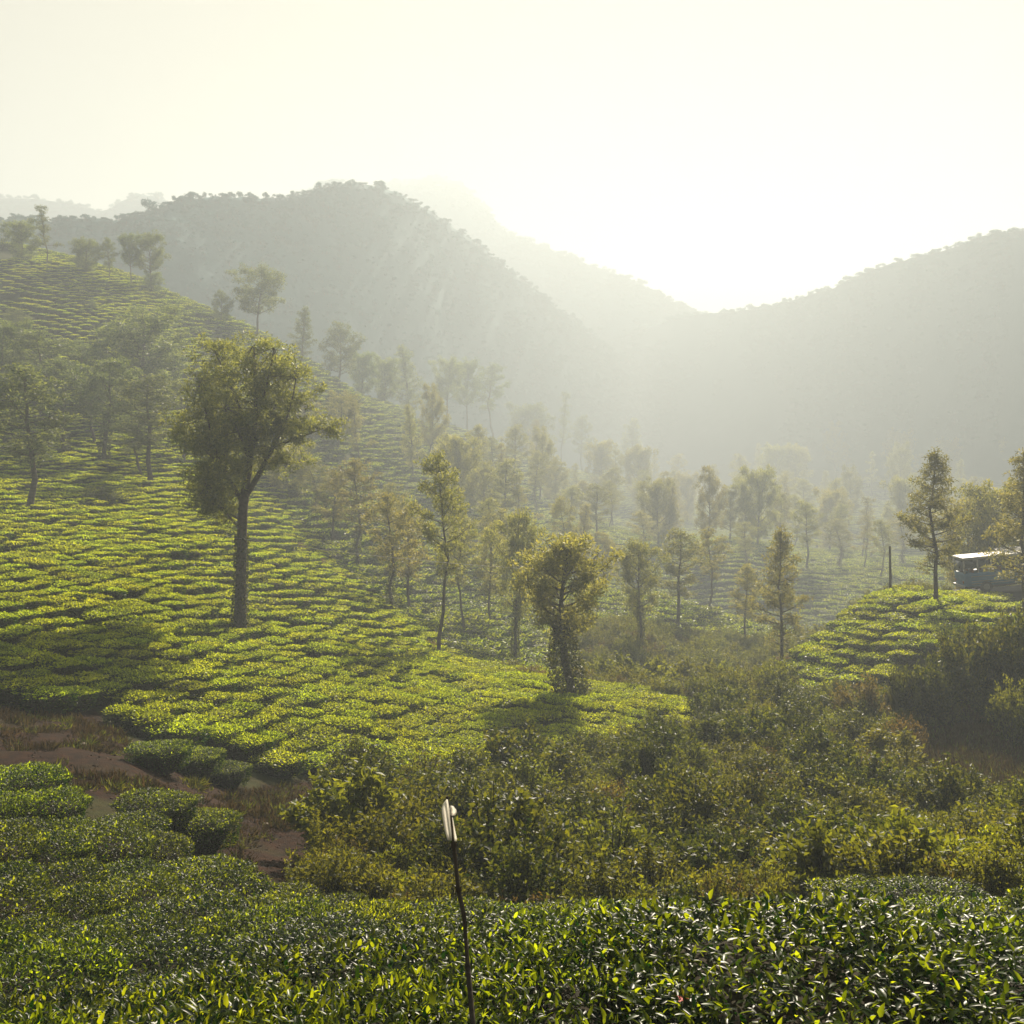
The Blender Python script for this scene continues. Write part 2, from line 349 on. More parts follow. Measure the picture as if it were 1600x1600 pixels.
class Build:
    """collects vertices and faces (triangles / quads) with a tint per vertex"""
    def __init__(s): s.v = []; s.t3 = []; s.t4 = []; s.m3 = []; s.m4 = []; s.tint = []; s.n = 0
    def add(s, v, f, mat=0, tint=0.0):
        v = np.asarray(v, float); f = np.asarray(f, int)
        s.v.append(v); s.tint.append(np.broadcast_to(np.asarray(tint, float), (len(v),)))
        if f.shape[1] == 3: s.t3.append(f + s.n); s.m3.append(np.full(len(f), mat))
        else: s.t4.append(f + s.n); s.m4.append(np.full(len(f), mat))
        s.n += len(v)
    def tube(s, pts, rad, sides=6, mat=0, tint=0.0, cap=False):
        pts = np.asarray(pts, float); rad = np.asarray(rad, float); k = len(pts)
        tan = np.gradient(pts, axis=0); tan = unit(tan)
        ref = np.where(np.abs(tan[:, 2:3]) > 0.9, np.array([[1.0, 0, 0]]), np.array([[0, 0, 1.0]]))
        a = unit(np.cross(tan, ref)); b = np.cross(tan, a)
        th = np.linspace(0, 2 * math.pi, sides, endpoint=False)
        ring = pts[:, None] + rad[:, None, None] * (np.cos(th)[None, :, None] * a[:, None] + np.sin(th)[None, :, None] * b[:, None])
        i = np.arange(k * sides).reshape(k, sides); j = np.roll(i, -1, 1)
        f = np.stack([i[:-1], j[:-1], j[1:], i[1:]], -1).reshape(-1, 4)
        s.add(ring.reshape(-1, 3), f, mat, tint)
        if cap and sides == 4: s.add(ring[-1], np.array([[0, 1, 2, 3]]), mat, tint); s.add(ring[0], np.array([[3, 2, 1, 0]]), mat, tint)
        elif cap:
            for rr, o in ((ring[-1], 1), (ring[0], -1)):
                c = np.vstack([rr, rr.mean(0)]); ii = np.arange(sides); t = np.stack([ii, np.roll(ii, -1), np.full(sides, sides)], 1)
                s.add(c, t if o > 0 else t[:, ::-1], mat, tint)
    def box(s, lo, hi, mat=0, tint=0.0):
        x0, y0, z0 = lo; x1, y1, z1 = hi
        v = [(x, y, z) for z in (z0, z1) for y in (y0, y1) for x in (x0, x1)]
        s.add(v, [[0, 2, 3, 1], [4, 5, 7, 6], [0, 1, 5, 4], [2, 6, 7, 3], [0, 4, 6, 2], [1, 3, 7, 5]], mat, tint)
    def mesh(s, name, mats, smooth=False):
        fs = []; mi = []
        if s.t3: fs.append(np.concatenate(s.t3)); mi.append(np.concatenate(s.m3))
        if s.t4: fs.append(np.concatenate(s.t4)); mi.append(np.concatenate(s.m4))
        return mesh_np(name, np.concatenate(s.v), fs, mats, np.concatenate(mi), {'tint': np.concatenate(s.tint)}, smooth)

M_TEA = leaf_mat('tea_leaf', (0.005, 0.018, 0.002), (0.055, 0.105, 0.007), (0.010, 0.040, 0.002), (0.72, 0.80, 0.012), 0.60, 0.34, 0.20)  # mature and young tones pushed apart, light contrast carried partly by colour
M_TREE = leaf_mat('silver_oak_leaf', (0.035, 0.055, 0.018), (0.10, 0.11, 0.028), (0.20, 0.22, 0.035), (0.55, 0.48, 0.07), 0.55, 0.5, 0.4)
M_TREE_G = leaf_mat('dim_backlit_oak_leaf', (0.016, 0.042, 0.022), (0.06, 0.09, 0.03), (0.06, 0.11, 0.04), (0.44, 0.48, 0.08), 0.48, 0.5, 0.3)  # left grove and skyline: darker leaf copy, weaker backlight put into the colour
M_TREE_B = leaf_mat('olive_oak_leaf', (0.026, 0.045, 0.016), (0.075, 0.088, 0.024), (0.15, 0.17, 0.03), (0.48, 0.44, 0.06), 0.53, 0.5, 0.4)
M_FAR = leaf_mat('haze_teal_leaf', (0.008, 0.085, 0.095), (0.016, 0.115, 0.12), (0.008, 0.06, 0.065), (0.02, 0.11, 0.11), 0.35, 0.7, 0.2)  # far foliage colour carries the blue-green tint of the haze
M_SHRUB = leaf_mat('shrub_leaf', (0.014, 0.032, 0.006), (0.066, 0.088, 0.012), (0.021, 0.042, 0.004), (0.40, 0.385, 0.015), 0.48, 0.5, 0.3)
M_RUSSET = leaf_mat('russet_shrub_leaf', (0.040, 0.034, 0.010), (0.095, 0.068, 0.018), (0.09, 0.07, 0.012), (0.32, 0.22, 0.03), 0.45, 0.55, 0.3)
M_DRY = leaf_mat('dry_grass', (0.05, 0.032, 0.012), (0.11, 0.075, 0.028), (0.06, 0.04, 0.012), (0.18, 0.12, 0.035), 0.35, 0.8, 0.1)
M_TWIG = plain_mat('twigs', (0.030, 0.024, 0.014), 0.9, 0.1, var=0.4, scale=20)
M_BARK = plain_mat('bark', (0.085, 0.066, 0.048), 0.9, 0.15, var=0.45, scale=6, bump=0.8)

# ------------------------------------------------------------------ tea bushes
def tea_bush(seed, nleaf, lsz, fold, fresh=0.62):
    rg = np.random.default_rng(seed); B = Build()
    R, H = 0.64, 0.78
    def prof(x, y): return H * (1 - 0.16 * np.clip(np.abs(y) / R, 0, 1.1) ** 3 - 0.07 * np.clip(np.abs(x) / R, 0, 1.1) ** 3)
    def wid(x): return R * (1 - 0.45 * np.clip(np.abs(x) / (R * 1.08), 0, 1) ** 4) * (1 + 0.10 * np.sin(x * 6 + seed) + 0.06 * np.sin(x * 13 + 2 * seed))
    nt_ = int(nleaf * 0.68); ns_ = nleaf - nt_
    x = rg.uniform(-1, 1, nt_) * R * 1.05; y = rg.uniform(-1, 1, nt_) * wid(x)
    lump = fbm(x * 3.2 + seed, y * 3.2, 3, seed) * 0.13
    z = prof(x, y) + lump - rg.random(nt_) ** 2 * 0.14
    az_ = rg.random(nt_) * 6.283; inc = rg.uniform(0.35, 1.4, nt_)
    d = np.stack([np.cos(az_) * np.cos(inc) + x / R * 0.2, np.sin(az_) * np.cos(inc) + y / R * 0.25, np.sin(inc) * 0.9], 1)
    young = np.clip((z - prof(x, y) - lump + 0.10) / 0.10, 0, 1) * np.clip(rg.normal(fresh, 0.30, nt_), 0, 1)
    L = lsz * rg.uniform(0.6, 1.25, nt_)
    v, f, k = leaves(np.stack([x, y, z], 1), d, np.array([[0, 0, 1.0]]) + 0.45 * rdir(rg, nt_), L, L * rg.uniform(0.32, 0.46, nt_), fold, 0.28)
    B.add(v, f, 0, np.repeat(young, k))
    a = rg.random(ns_) * 2 * math.pi; h = rg.random(ns_) ** 0.8
    sq = 1.0 / np.maximum(np.abs(np.cos(a)) ** 3.2 + np.abs(np.sin(a)) ** 3.2, 1e-3) ** (1 / 3.2)
    rr = R * sq * (0.74 + 0.26 * h ** 0.5) * (1 + 0.08 * np.sin(4 * a + seed)) - rg.random(ns_) ** 2 * 0.12
    p = np.stack([rr * np.cos(a), rr * np.sin(a) * 0.97, 0.05 + h * H * 0.74], 1)
    d = np.stack([np.cos(a), np.sin(a), np.full(ns_, 0.25)], 1) + rg.normal(size=(ns_, 3)) * 0.5
    L = lsz * rg.uniform(0.8, 1.3, ns_)
    v, f, k = leaves(p, d, rdir(rg, ns_), L, L * rg.uniform(0.36, 0.48, ns_), fold, 0.25)
    B.add(v, f, 0, np.repeat(np.clip(rg.normal(0.03, 0.12, ns_), 0, 1), k))
    # twiggy core and plucking-table shoots
    th = np.linspace(0, 2 * math.pi, 10, endpoint=False); prev = []
    for q, (rad, zz) in enumerate(((0.34, 0.0), (0.50, 0.28), (0.56, 0.52), (0.34, 0.63))):
        prev.append(np.stack([rad * np.cos(th), rad * np.sin(th), np.full(10, zz)], 1))
    core = np.concatenate(prev); i = np.arange(40).reshape(4, 10); j = np.roll(i, -1, 1)
    B.add(core, np.stack([i[:-1], j[:-1], j[1:], i[1:]], -1).reshape(-1, 4), 1)
    B.add(np.vstack([prev[3], [[0, 0, 0.65]]]), np.stack([np.arange(10), np.roll(np.arange(10), -1), np.full(10, 10)], 1), 1)
    return B.mesh('tea_bush', [M_TEA, M_TWIG])
TEA_NEAR = [tea_bush(100 + i, 7000, 0.047, 2, (0.34, 0.44, 0.26, 0.38)[i]) for i in range(4)]
TEA_MID = [tea_bush(200 + i, 1700, 0.10, False, 0.80) for i in range(4)]
TEA_FAR = [tea_bush(300 + i, 480, 0.17, False, 0.46) for i in range(3)]  # older leaf tone, also puts the far hill's shade into its colour
TEA_SLOPE = [tea_bush(320 + i, 900, 0.13, False, 0.78) for i in range(3)]

def interp_poly(x, poly):
    a = np.array(sorted(poly)); return np.interp(x, a[:, 0], a[:, 1])
FRONT_EDGE = [(-20, 29), (-16, 27.5), (-12.1, 25), (-7, 20.6), (-3.5, 17.4), (-0.9, 16), (1.7, 15), (4.4, 15), (5.6, 13.2), (7, 12.0), (9, 12)]
MID_EDGE = [(-40, 38), (-16.8, 36), (-14, 36.8), (-11.5, 36.8), (-9.5, 36.2), (-8.2, 36.2), (-5.8, 37), (-2.3, 37), (0, 41), (3.8, 45), (6.5, 49), (9.8, 54), (13, 60)]
MOUND = [(1205,1066),(1392,922),(1600,930),(1600,1000),(1480,1010),(1430,1035),(1400,1075),(1330,1075),(1290,1095),(1215,1085)]
CREST_LINE = [(-60, 170), (-40, 150), (-25, 115), (-17.7, 98), (-9.3, 84), (-4.7, 73), (0, 68), (2.9, 64), (6.6, 60), (10.1, 57), (14, 55)]
inst = []   # x, y, z, rot, sx, sy, sz, region
def add_row_bushes(rows, region, spacing, ok, seed, width=1.0, hgt=1.0):
    rg = np.random.default_rng(seed)
    for row in rows:           # row: (M,2) polyline densely sampled
        d = np.concatenate([[0], np.cumsum(np.hypot(*np.diff(row, axis=0).T))]); s = rg.random() * spacing
        pos = []
        while s < d[-1]:
            pos.append(s); s += spacing * rg.uniform(0.82, 1.18)
        pos = np.array(pos)
        if not len(pos): continue
        x = np.interp(pos, d, row[:, 0]); y = np.interp(pos, d, row[:, 1])
        dx = np.interp(pos + 0.3, d, row[:, 0]) - np.interp(pos - 0.3, d, row[:, 0]); dy = np.interp(pos + 0.3, d, row[:, 1]) - np.interp(pos - 0.3, d, row[:, 1])
        ang = np.arctan2(dy, dx)
        x = x + rg.normal(0, 0.06, len(x)); y = y + rg.normal(0, 0.06, len(x))
        keep = ok(x, y) & (rg.random(len(x)) > 0.05)
        for X, Y, a in zip(x[keep], y[keep], ang[keep]):
            k = rg.uniform(0.88, 1.12)
            inst.append([X, Y, 0.0, a + (math.pi if rg.random() < 0.5 else 0), spacing * k * rg.uniform(0.95, 1.25), width * k * rg.uniform(0.92, 1.1), hgt * rg.uniform(0.93, 1.07), region])
def in_view(x, y, z=None, m=90):
    px = 800 + x / np.maximum(y, 0.1) * F
    return (px > -m) & (px < 1600 + m)
# foreground: rows bend round the slope
rows = []
xs = np.linspace(-22, 12, 220)
for g in np.arange(1.5, 46, 2.05):
    yy = g - 0.46 * (np.sqrt((xs + 1.5) ** 2 + 9) - (xs + 1.5)) + 0.35 * np.sin(xs * 0.35 + g * 0.2)
    rows.append(np.stack([xs, yy], 1))
def ok_front(x, y):
    return (y > 4.1) & (y < interp_poly(x, FRONT_EDGE) + 0.15 * np.sin(x * 3)) & (np.abs(x) < 0.5 * y + 1.2) & ~((np.abs(x) < 0.9) & (y < 3.4))
add_row_bushes(rows, 0, 1.05, ok_front, 1, 1.20, 1.10)
# near hillside
rows = []
xs = np.linspace(-75, 16, 700)
for g in np.arange(14, 190, 1.72):
    rows.append(np.stack([xs, g - 0.50 * xs - 0.0022 * xs * xs + 1.6 * fbm(xs * 0.08 + 3, np.full(xs.shape, g * 0.06), 3, 77)], 1))
def ok_mid(x, y): return (y > interp_poly(x, MID_EDGE)) & (y < interp_poly(x, CREST_LINE) + 3) & in_view(x, y)
add_row_bushes(rows, 1, 1.15, ok_mid, 2, 1.04, 1.0)
# tea mound on the right
rows = []
tq = np.linspace(-40, 40, 260)
for g in np.arange(-30, 30, 1.9):
    rows.append(np.stack([21 + tq * 0.72 + g * 0.70, 70 + tq * 0.70 - g * 0.72 + 0.4 * np.sin(tq * 0.3 + g)], 1))
def ok_mound(x, y):
    z = height(x, y); px, py = to_px(x, np.maximum(y, 1), z); return in_poly(px, py - 8, MOUND) & (y > 52) & (y < 83)
add_row_bushes(rows, 2, 1.3, ok_mound, 3, 1.35, 1.15)
# terraces beyond the crest and on the far hill
rows = []
xs = np.linspace(-280, 280, 900)
for g in np.concatenate([np.arange(40, 260, 2.4), np.arange(260, 600, 4.6)]):
    rows.append(np.stack([xs, g - 0.12 * xs + 3.0 * fbm(xs * 0.04, np.full(xs.shape, g * 0.05), 3, 78)], 1))
def ok_far(x, y):
    z = height(x, y); px, py = to_px(x, np.maximum(y, 1), z)
    hid = in_poly(px, py, [(930,1000),(1150,1010),(1260,1060),(1260,1130),(930,1110)])
    road = (y < 100) & (px > 1330)
    track = np.abs(fbm(x * 0.05, y * 0.05, 2, 5)) < 0.012
    return (y > interp_poly(np.clip(x, -60, 14), CREST_LINE) + 3) & ((px < 1190) | (y > 105)) & (y < 520) & in_view(x, y, m=40) & ~hid & ~road & ~track & ((y > 95) | (px < 900))
add_row_bushes(rows, 3, 1.7, ok_far, 4, 1.6, 1.2)
I = np.array(inst); I[:, 2] = height(I[:, 0], I[:, 1]) - 0.05
I[:, 6] *= 1 + np.where(I[:, 7] == 0, np.where(I[:, 0] < -2, 0.85, np.clip((I[:, 1] - 4) / 14, 0.1, 0.6)), 0.45) * fbm(I[:, 0] * 0.42, I[:, 1] * 0.36, 2, 31)
# the two hedge-like clumps standing alone in the dry ground, and the two at the right of the field
ALONE = [
 ((248,1205,26,36),(1.0,1.0,0.95),0.1,'dark tea bush, left end of the clump standing alone on brown earth','b'),
 ((302,1213,26,36),(1.05,1.0,1.0),-0.2,'dark tea bush, middle of the clump standing alone on brown earth','b'),
 ((352,1228,26,36),(0.95,0.9,0.85),-0.3,'dark tea bush, right end of the clump standing alone on brown earth','b'),
 ((245,1312,23,32),(1.0,1.0,1.0),-0.2,'sunlit tea bush jutting from the left field into the brown clearing','b'),
 ((312,1338,23,32),(0.95,0.9,0.95),-0.3,'tea bush at the tip of the left field beside the brown clearing','b'),
 ((1365,1465,13,17),(1.15,1.0,1.0),0.05,'round tea bush, left half of the mound behind the foreground rows','c'),
 ((1440,1470,13,17),(1.1,1.0,0.95),0.1,'round tea bush, right half of the mound behind the foreground rows','c'),
 ((1490,1425,15,20),(1.2,1.0,1.1),0.3,'tall tea bush at the right edge of the foreground, lower one','c'),
 ((1560,1415,15,20),(1.2,1.0,1.35),0.3,'tall tea bush at the right edge of the foreground, middle one','c'),
 ((1625,1405,15,20),(1.2,1.0,1.6),0.3,'tallest tea bush rising at the right edge of the foreground','c'),
]
for i, ((px, py, ya, yb), sc, rz, lab, _) in enumerate(ALONE):
    p = ground_at(px, py, ya, yb); z = p.z
    o = obj('tea_bush', TEA_NEAR[i % 4], loc=(p.x, p.y, z - 0.03), rot=(0, 0, rz), scl=(sc[0] * 1.25, sc[1] * 1.1, sc[2] * 1.05))
    tag(o, lab, 'tea bush', 'tea bushes')
# the bushes that show largest are objects of their own, the rest one mass
show = 1.0 / I[:, 1]
show[(I[:, 7] > 1)] = 0
pxs, pys = to_px(I[:, 0], I[:, 1], I[:, 2] + 0.7)
show[((pys > 1660) | (pxs < -40) | (pxs > 1640)) & (I[:, 7] > 0)] = 0; show[I[:, 7] == 0] += 1.0
order = np.argsort(-show); NIND = 285
single = order[:NIND]; rest = np.setdiff1d(np.arange(len(I)), single)
nearest = []
for q, k in enumerate(single):
    x, y, z, a, sx, sy, sz, reg = I[k]
    o = obj('tea_bush', (TEA_NEAR if reg == 0 else TEA_MID)[q % 4], loc=(x, y, z), rot=(0, 0, a), scl=(sx, sy, sz))
    if reg == 0:
        if y < 7: nearest.append((pxs[k], o)); lab = ''
        else:
            rw = int((interp_poly(x, FRONT_EDGE) - y) / 1.72); rws = ['edge row', 'second row', 'third row', 'fourth row', 'fifth row', 'sixth row', 'seventh row', 'eighth row'][min(max(rw, 0), 7)]
            if pxs[k] < 200: lab = 'shaded tea bush at the left edge, ' + rws + ' below the brown path'
            elif pxs[k] < 460: lab = 'tea bush in the lower left field, ' + rws + ' below the brown clearing'
            elif pxs[k] < 700: lab = 'tea bush left of the cane, ' + rws + ' from the scrub'
            elif pxs[k] < 1100: lab = 'tea bush right of the cane, ' + rws + ' from the scrub'
            else: lab = 'sunlit tea bush at lower right, ' + rws + ' from the scrub'
    else:
        rw = int((y - interp_poly(x, MID_EDGE)) / 1.72); rws = ['lowest row', 'second row', 'third row', 'fourth row', 'fifth row', 'sixth row', 'seventh row', 'eighth row'][min(max(rw, 0), 7)]
        pl = 'above the brown path at the left edge' if pxs[k] < 190 else 'above the lone clump of bushes' if pxs[k] < 400 else 'above the brown clearing' if pxs[k] < 560 else 'left of the large dark bush' if pxs[k] < 760 else 'above the large dark bush' if pxs[k] < 930 else 'right of the large dark bush'
        lab = 'hillside tea bush in the ' + rws + ' ' + pl
    tag(o, lab, 'tea bush', 'tea bushes')

ORD = ['first', 'second', 'third', 'fourth', 'fifth', 'sixth', 'seventh', 'eighth', 'ninth', 'tenth', 'eleventh', 'twelfth', 'thirteenth', 'fourteenth', 'fifteenth', 'sixteenth', 'seventeenth', 'eighteenth', 'nineteenth', 'twentieth']
for q, (_, o) in enumerate(sorted(nearest, key=lambda t: t[0])):
    o['label'] = 'glossy tea bush in the nearest rows along the bottom edge, ' + ORD[q % 20] + ' from the left'
def scatter(name, label, pts, rot, scl, idx, meshes, kind='stuff'):
    """one object that instances the given meshes on points (geometry nodes)"""
    me = bpy.data.meshes.new(name); me.vertices.add(len(pts)); me.vertices.foreach_set('co', np.asarray(pts, np.float32).ravel())
    for nm, val, ty in (('rot', rot, 'FLOAT_VECTOR'), ('scl', scl, 'FLOAT_VECTOR')):
        at = me.attributes.new(nm, ty, 'POINT'); at.data.foreach_set('vector', np.asarray(val, np.float32).ravel())
    at = me.attributes.new('idx', 'INT', 'POINT'); at.data.foreach_set('value', np.asarray(idx, np.int32))
    o = obj(name, me); tag(o, label, kind=kind)
    ng = bpy.data.node_groups.new(name, 'GeometryNodeTree')
    ng.interface.new_socket('Geometry', in_out='INPUT', socket_type='NodeSocketGeometry')
    ng.interface.new_socket('Geometry', in_out='OUTPUT', socket_type='NodeSocketGeometry')
    N = ng.nodes.new; L = ng.links.new
    gi = N('NodeGroupInput'); go = N('NodeGroupOutput'); ip = N('GeometryNodeInstanceOnPoints')
    gti = N('GeometryNodeGeometryToInstance')
    for src in reversed(meshes):
        oi = N('GeometryNodeObjectInfo'); oi.transform_space = 'ORIGINAL'; oi.inputs['As Instance'].default_value = False
        oi.inputs['Object'].default_value = src
        L(oi.outputs['Geometry'], gti.inputs[0])
    def named(nm, ty):
        q = N('GeometryNodeInputNamedAttribute'); q.data_type = ty; q.inputs['Name'].default_value = nm
        return q.outputs['Attribute']
    L(gi.outputs[0], ip.inputs['Points']); L(gti.outputs[0], ip.inputs['Instance'])
    ip.inputs['Pick Instance'].default_value = True
    L(named('idx', 'INT'), ip.inputs['Instance Index'])
    L(named('rot', 'FLOAT_VECTOR'), ip.inputs['Rotation']); L(named('scl', 'FLOAT_VECTOR'), ip.inputs['Scale'])
    L(ip.outputs[0], go.inputs[0])
    md = o.modifiers.new('scatter', 'NODES'); md.node_group = ng
    return o
# source plants of the mass: real bushes that stand in it
def mass(name, label, ids, meshes):
    src = []
    for q, me in enumerate(meshes):
        k = ids[q * 7 % len(ids)]
        x, y, z, a, sx, sy, sz, _ = I[k]
        o = obj('tea_bush', me, loc=(x, y, z), rot=(0, 0, a), scl=(sx, sy, sz)); src.append(o)
    used = {int(ids[q * 7 % len(ids)]) for q in range(len(meshes))}
    ids = np.array([i for i in ids if int(i) not in used])
    r = np.zeros((len(ids), 3)); r[:, 2] = I[ids, 3]
    r[:, 0] = RNG.normal(0, 0.05, len(ids)); r[:, 1] = RNG.normal(0, 0.05, len(ids))
    scatter(name, label, I[ids, :3], r, I[ids, 4:7], RNG.integers(0, len(meshes), len(ids)), src)
    return src
mid_ids = rest[(I[rest, 1] < 62)]; far_ids = rest[(I[rest, 1] >= 62) & (I[rest, 7] == 3)]; slope_ids = rest[(I[rest, 1] >= 62) & (I[rest, 7] < 3)]
for k, o in enumerate(mass('tea_field', 'rows of clipped tea bushes covering the near hillside', mid_ids, TEA_MID)):
    tag(o, 'tea bush among the close rows of the bright hillside', 'tea bush', 'tea bushes')
for k, o in enumerate(mass('tea_field', 'rows of tea on the upper hillside and the right mound', slope_ids, TEA_SLOPE)):
    tag(o, 'tea bush among the upper rows of the bright hillside', 'tea bush', 'tea bushes')
for k, o in enumerate(mass('tea_field', 'distant terraced tea covering the far slopes', far_ids, TEA_FAR)):
    tag(o, 'small distant tea bush high on the hillside', 'tea bush', 'tea bushes')
print('bushes', len(I), len(mid_ids), len(far_ids))

# ------------------------------------------------------------------ trees
def bez(p0, p1, p2, n=5):
    t = np.linspace(0, 1, n)[:, None]; return (1 - t) ** 2 * p0 + 2 * t * (1 - t) * p1 + t * t * p2
def clump(B, rg, c, r, n, lsz, slim=0.42, tint=0.45, flat=0.7):
    d = rdir(rg, n) * (rg.random((n, 1)) ** 0.45) * np.array([r, r, r * flat]) + c
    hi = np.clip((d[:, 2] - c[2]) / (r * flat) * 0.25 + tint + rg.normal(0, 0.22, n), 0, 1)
    dr = unit(d - c) * 0.8 + rdir(rg, n) * 0.9 + np.array([0, 0, 0.1])
    L = lsz * rg.uniform(0.6, 1.3, n)
    v, f, k = leaves(d, dr, rdir(rg, n), L, L * slim * rg.uniform(0.7, 1.2, n), False, 0.25)
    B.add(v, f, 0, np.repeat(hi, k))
def vine_sleeve(rg, trunk, rad, h0, h1, thick, n, lsz):
    B = Build(); pz = trunk[:, 2]
    z = h0 + (h1 - h0) * rg.random(n) ** 1.1
    cx = np.interp(z, pz, trunk[:, 0]); cy = np.interp(z, pz, trunk[:, 1]); r = np.interp(z, pz, rad)
    a = rg.random(n) * 2 * math.pi
    k = (z - h0) / max(h1 - h0, 1e-3)
    rr = r + thick * (0.35 + 0.65 * rg.random(n)) * (1.15 - 0.75 * k) * (1 + 0.35 * np.sin(a * 2 + z * 1.3))
    p = np.stack([cx + rr * np.cos(a), cy + rr * np.sin(a), z], 1)
    d = np.stack([np.cos(a), np.sin(a), np.full(n, -0.3)], 1) + rdir(rg, n) * 0.6
    L = lsz * rg.uniform(0.7, 1.3, n)
    v, f, q = leaves(p, d, rdir(rg, n), L, L * 0.75, False, 0.2)
    B.add(v, f, 0, np.repeat(np.clip(rg.normal(0.25, 0.2, n), 0, 1), q))
    return B.mesh('vine', [M_SHRUB])
def tree_meshes(seed, H=12.0, base=0.38, width=2.3, shape='oval', nb=26, cl=1.0, per=55, lsz=0.20, r0=0.17, up=0.35, vine=None, lean=0.25, tint=0.45, slim=0.42):
    rg = np.random.default_rng(seed); W = Build(); C = Build()
    k = 9; tz = np.linspace(0, 1, k)
    tr = np.stack([np.cumsum(rg.normal(0, 0.012, k)) * H + lean * rg.normal() * tz ** 2, np.cumsum(rg.normal(0, 0.012, k)) * H, tz * H * 0.97], 1)
    tr[:, :2] -= tr[0, :2]
    rad = r0 * (1 - 0.85 * tz) * np.where(tz == 0, 1.35, 1.0)
    tr[0, 2] = -0.5
    W.tube(tr, rad, 7, 0)
    def prof(u):
        if shape == 'oval': return np.sin(math.pi * np.clip(u, 0.06, 0.97) ** 0.85) ** 0.7
        if shape == 'cone': return (1.05 - u) * np.clip(u * 5, 0.35, 1)
        if shape == 'top': return np.sin(math.pi * np.clip(0.18 + u * 0.78, 0, 0.97)) ** 0.6
        if shape == 'tier': return (0.55 + 0.45 * np.sin(u * 22.0)) * (1.08 - u * 0.75)
        return 1 - 0.3 * u
    az = rg.random() * 6.28
    for b in range(nb):
        u = (b + rg.random() * 0.9) / nb; az += 2.4 + rg.normal(0, 0.35)
        h = (base + (0.98 - base) * u) * H
        L = width * float(prof(u)) * rg.uniform(0.62, 1.15)
        p0 = np.array([np.interp(h * 0.97, tr[:, 2], tr[:, 0]), np.interp(h * 0.97, tr[:, 2], tr[:, 1]), h * 0.97 - L * 0.1])
        d = np.array([math.cos(az), math.sin(az), 0.0]); e = up * rg.uniform(0.5, 1.6) + 0.5 * u
        p2 = p0 + d * L + np.array([0, 0, L * e]); p1 = p0 + d * L * 0.55 + np.array([0, 0, L * e * 0.25])
        bp = bez(p0, p1, p2, 5)
        W.tube(bp, np.linspace(r0 * 0.34 * (1.1 - 0.7 * u), 0.012, 5), 4, 0)
        m = max(3, int(3 + L * 2.6))
        for j in range(m):
            q = bp[2 + (j % 3)] if j < 3 else bez(p0, p1, p2, 9)[rg.integers(4, 9)]
            off = rdir(rg, 1)[0] * np.array([1, 1, 0.6]) * rg.uniform(0.15, 0.85) * cl
            c = q + off
            W.tube(np.stack([q, q + off * 0.5 + np.array([0, 0, 0.03]), c]), np.array([0.02, 0.014, 0.006]), 3, 0)
            clump(C, rg, c, cl * rg.uniform(0.28, 0.58), int(per * 0.9 * rg.uniform(0.4, 1.3)), lsz * 1.15, slim * 0.8, tint)
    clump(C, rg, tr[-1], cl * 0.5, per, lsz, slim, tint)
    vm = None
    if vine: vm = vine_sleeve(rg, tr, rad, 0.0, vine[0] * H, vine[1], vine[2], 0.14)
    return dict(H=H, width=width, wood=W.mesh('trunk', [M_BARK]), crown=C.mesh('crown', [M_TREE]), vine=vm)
PROTO = dict(
 slim=tree_meshes(11, 12, 0.36, 2.0, 'oval', 24, 0.95, 60),
 slim2=tree_meshes(12, 13, 0.42, 2.2, 'oval', 22, 0.9, 55, r0=0.15),
 round=tree_meshes(13, 9, 0.42, 2.9, 'top', 24, 1.0, 75, up=0.5, r0=0.16),
 round2=tree_meshes(14, 8, 0.25, 2.8, 'top', 26, 1.05, 75, up=0.5),
 cone=tree_meshes(15, 11, 0.16, 2.6, 'cone', 34, 0.85, 50, up=0.25),
 bushy=tree_meshes(16, 6, 0.10, 2.9, 'oval', 30, 1.1, 80, up=0.5),
 sparse=tree_meshes(17, 12, 0.34, 2.2, 'tier', 26, 0.75, 36, up=0.2, r0=0.13),
 tier=tree_meshes(18, 14, 0.22, 3.0, 'tier', 46, 0.85, 50, up=0.22, r0=0.2),
 tier2=tree_meshes(19, 13, 0.28, 2.9, 'cone', 42, 0.85, 48, up=0.3, r0=0.18),
 vined=tree_meshes(20, 10, 0.36, 2.7, 'oval', 28, 1.0, 66, vine=(0.45, 0.34, 1500), r0=0.2),
 vslim=tree_meshes(21, 12, 0.40, 2.0, 'oval', 22, 0.9, 55, vine=(0.42, 0.22, 1100), r0=0.15),
 thick=tree_meshes(22, 9.2, 0.40, 2.7, 'oval', 34, 1.0, 70, vine=(0.50, 0.85, 4200), r0=0.28, tint=0.55),
)
def plant_tree(kind, px, pbase, ptop, half, Y, label, group='trees on the tea slopes', name='silver_oak_tree', rz=None, exact=True):
    half = half * (1.35 if group == 'trees of the left grove' else 1.0)
    pr = PROTO[kind]; x = (px - 800) / F * Y; z = hz(x, Y)
    ztop = (HZ - ptop) / F * Y; h = max(ztop - z, 2.0); k = h / pr['H']; kw = 1.2 * (half / F * Y) / (pr['width'] + 0.5)
    kw = min(max(kw, 0.6 * k), 2.0 * k)
    e = obj(name, None, loc=(x, Y, z), rot=(0, 0, random.uniform(0, 6.28) if rz is None else rz), scl=(kw, kw, k))
    e.empty_display_size = 0.5
    tag(e, label, 'tree', group)
    obj('trunk', pr['wood'], e); cr_ = obj('crown', pr['crown'], e)
    if group in (SK, LG): cr_.material_slots[0].link = 'OBJECT'; cr_.material_slots[0].material = M_TREE_G
    if pr['vine']: obj('vine', pr['vine'], e)
    return e
LG = 'trees of the left grove'
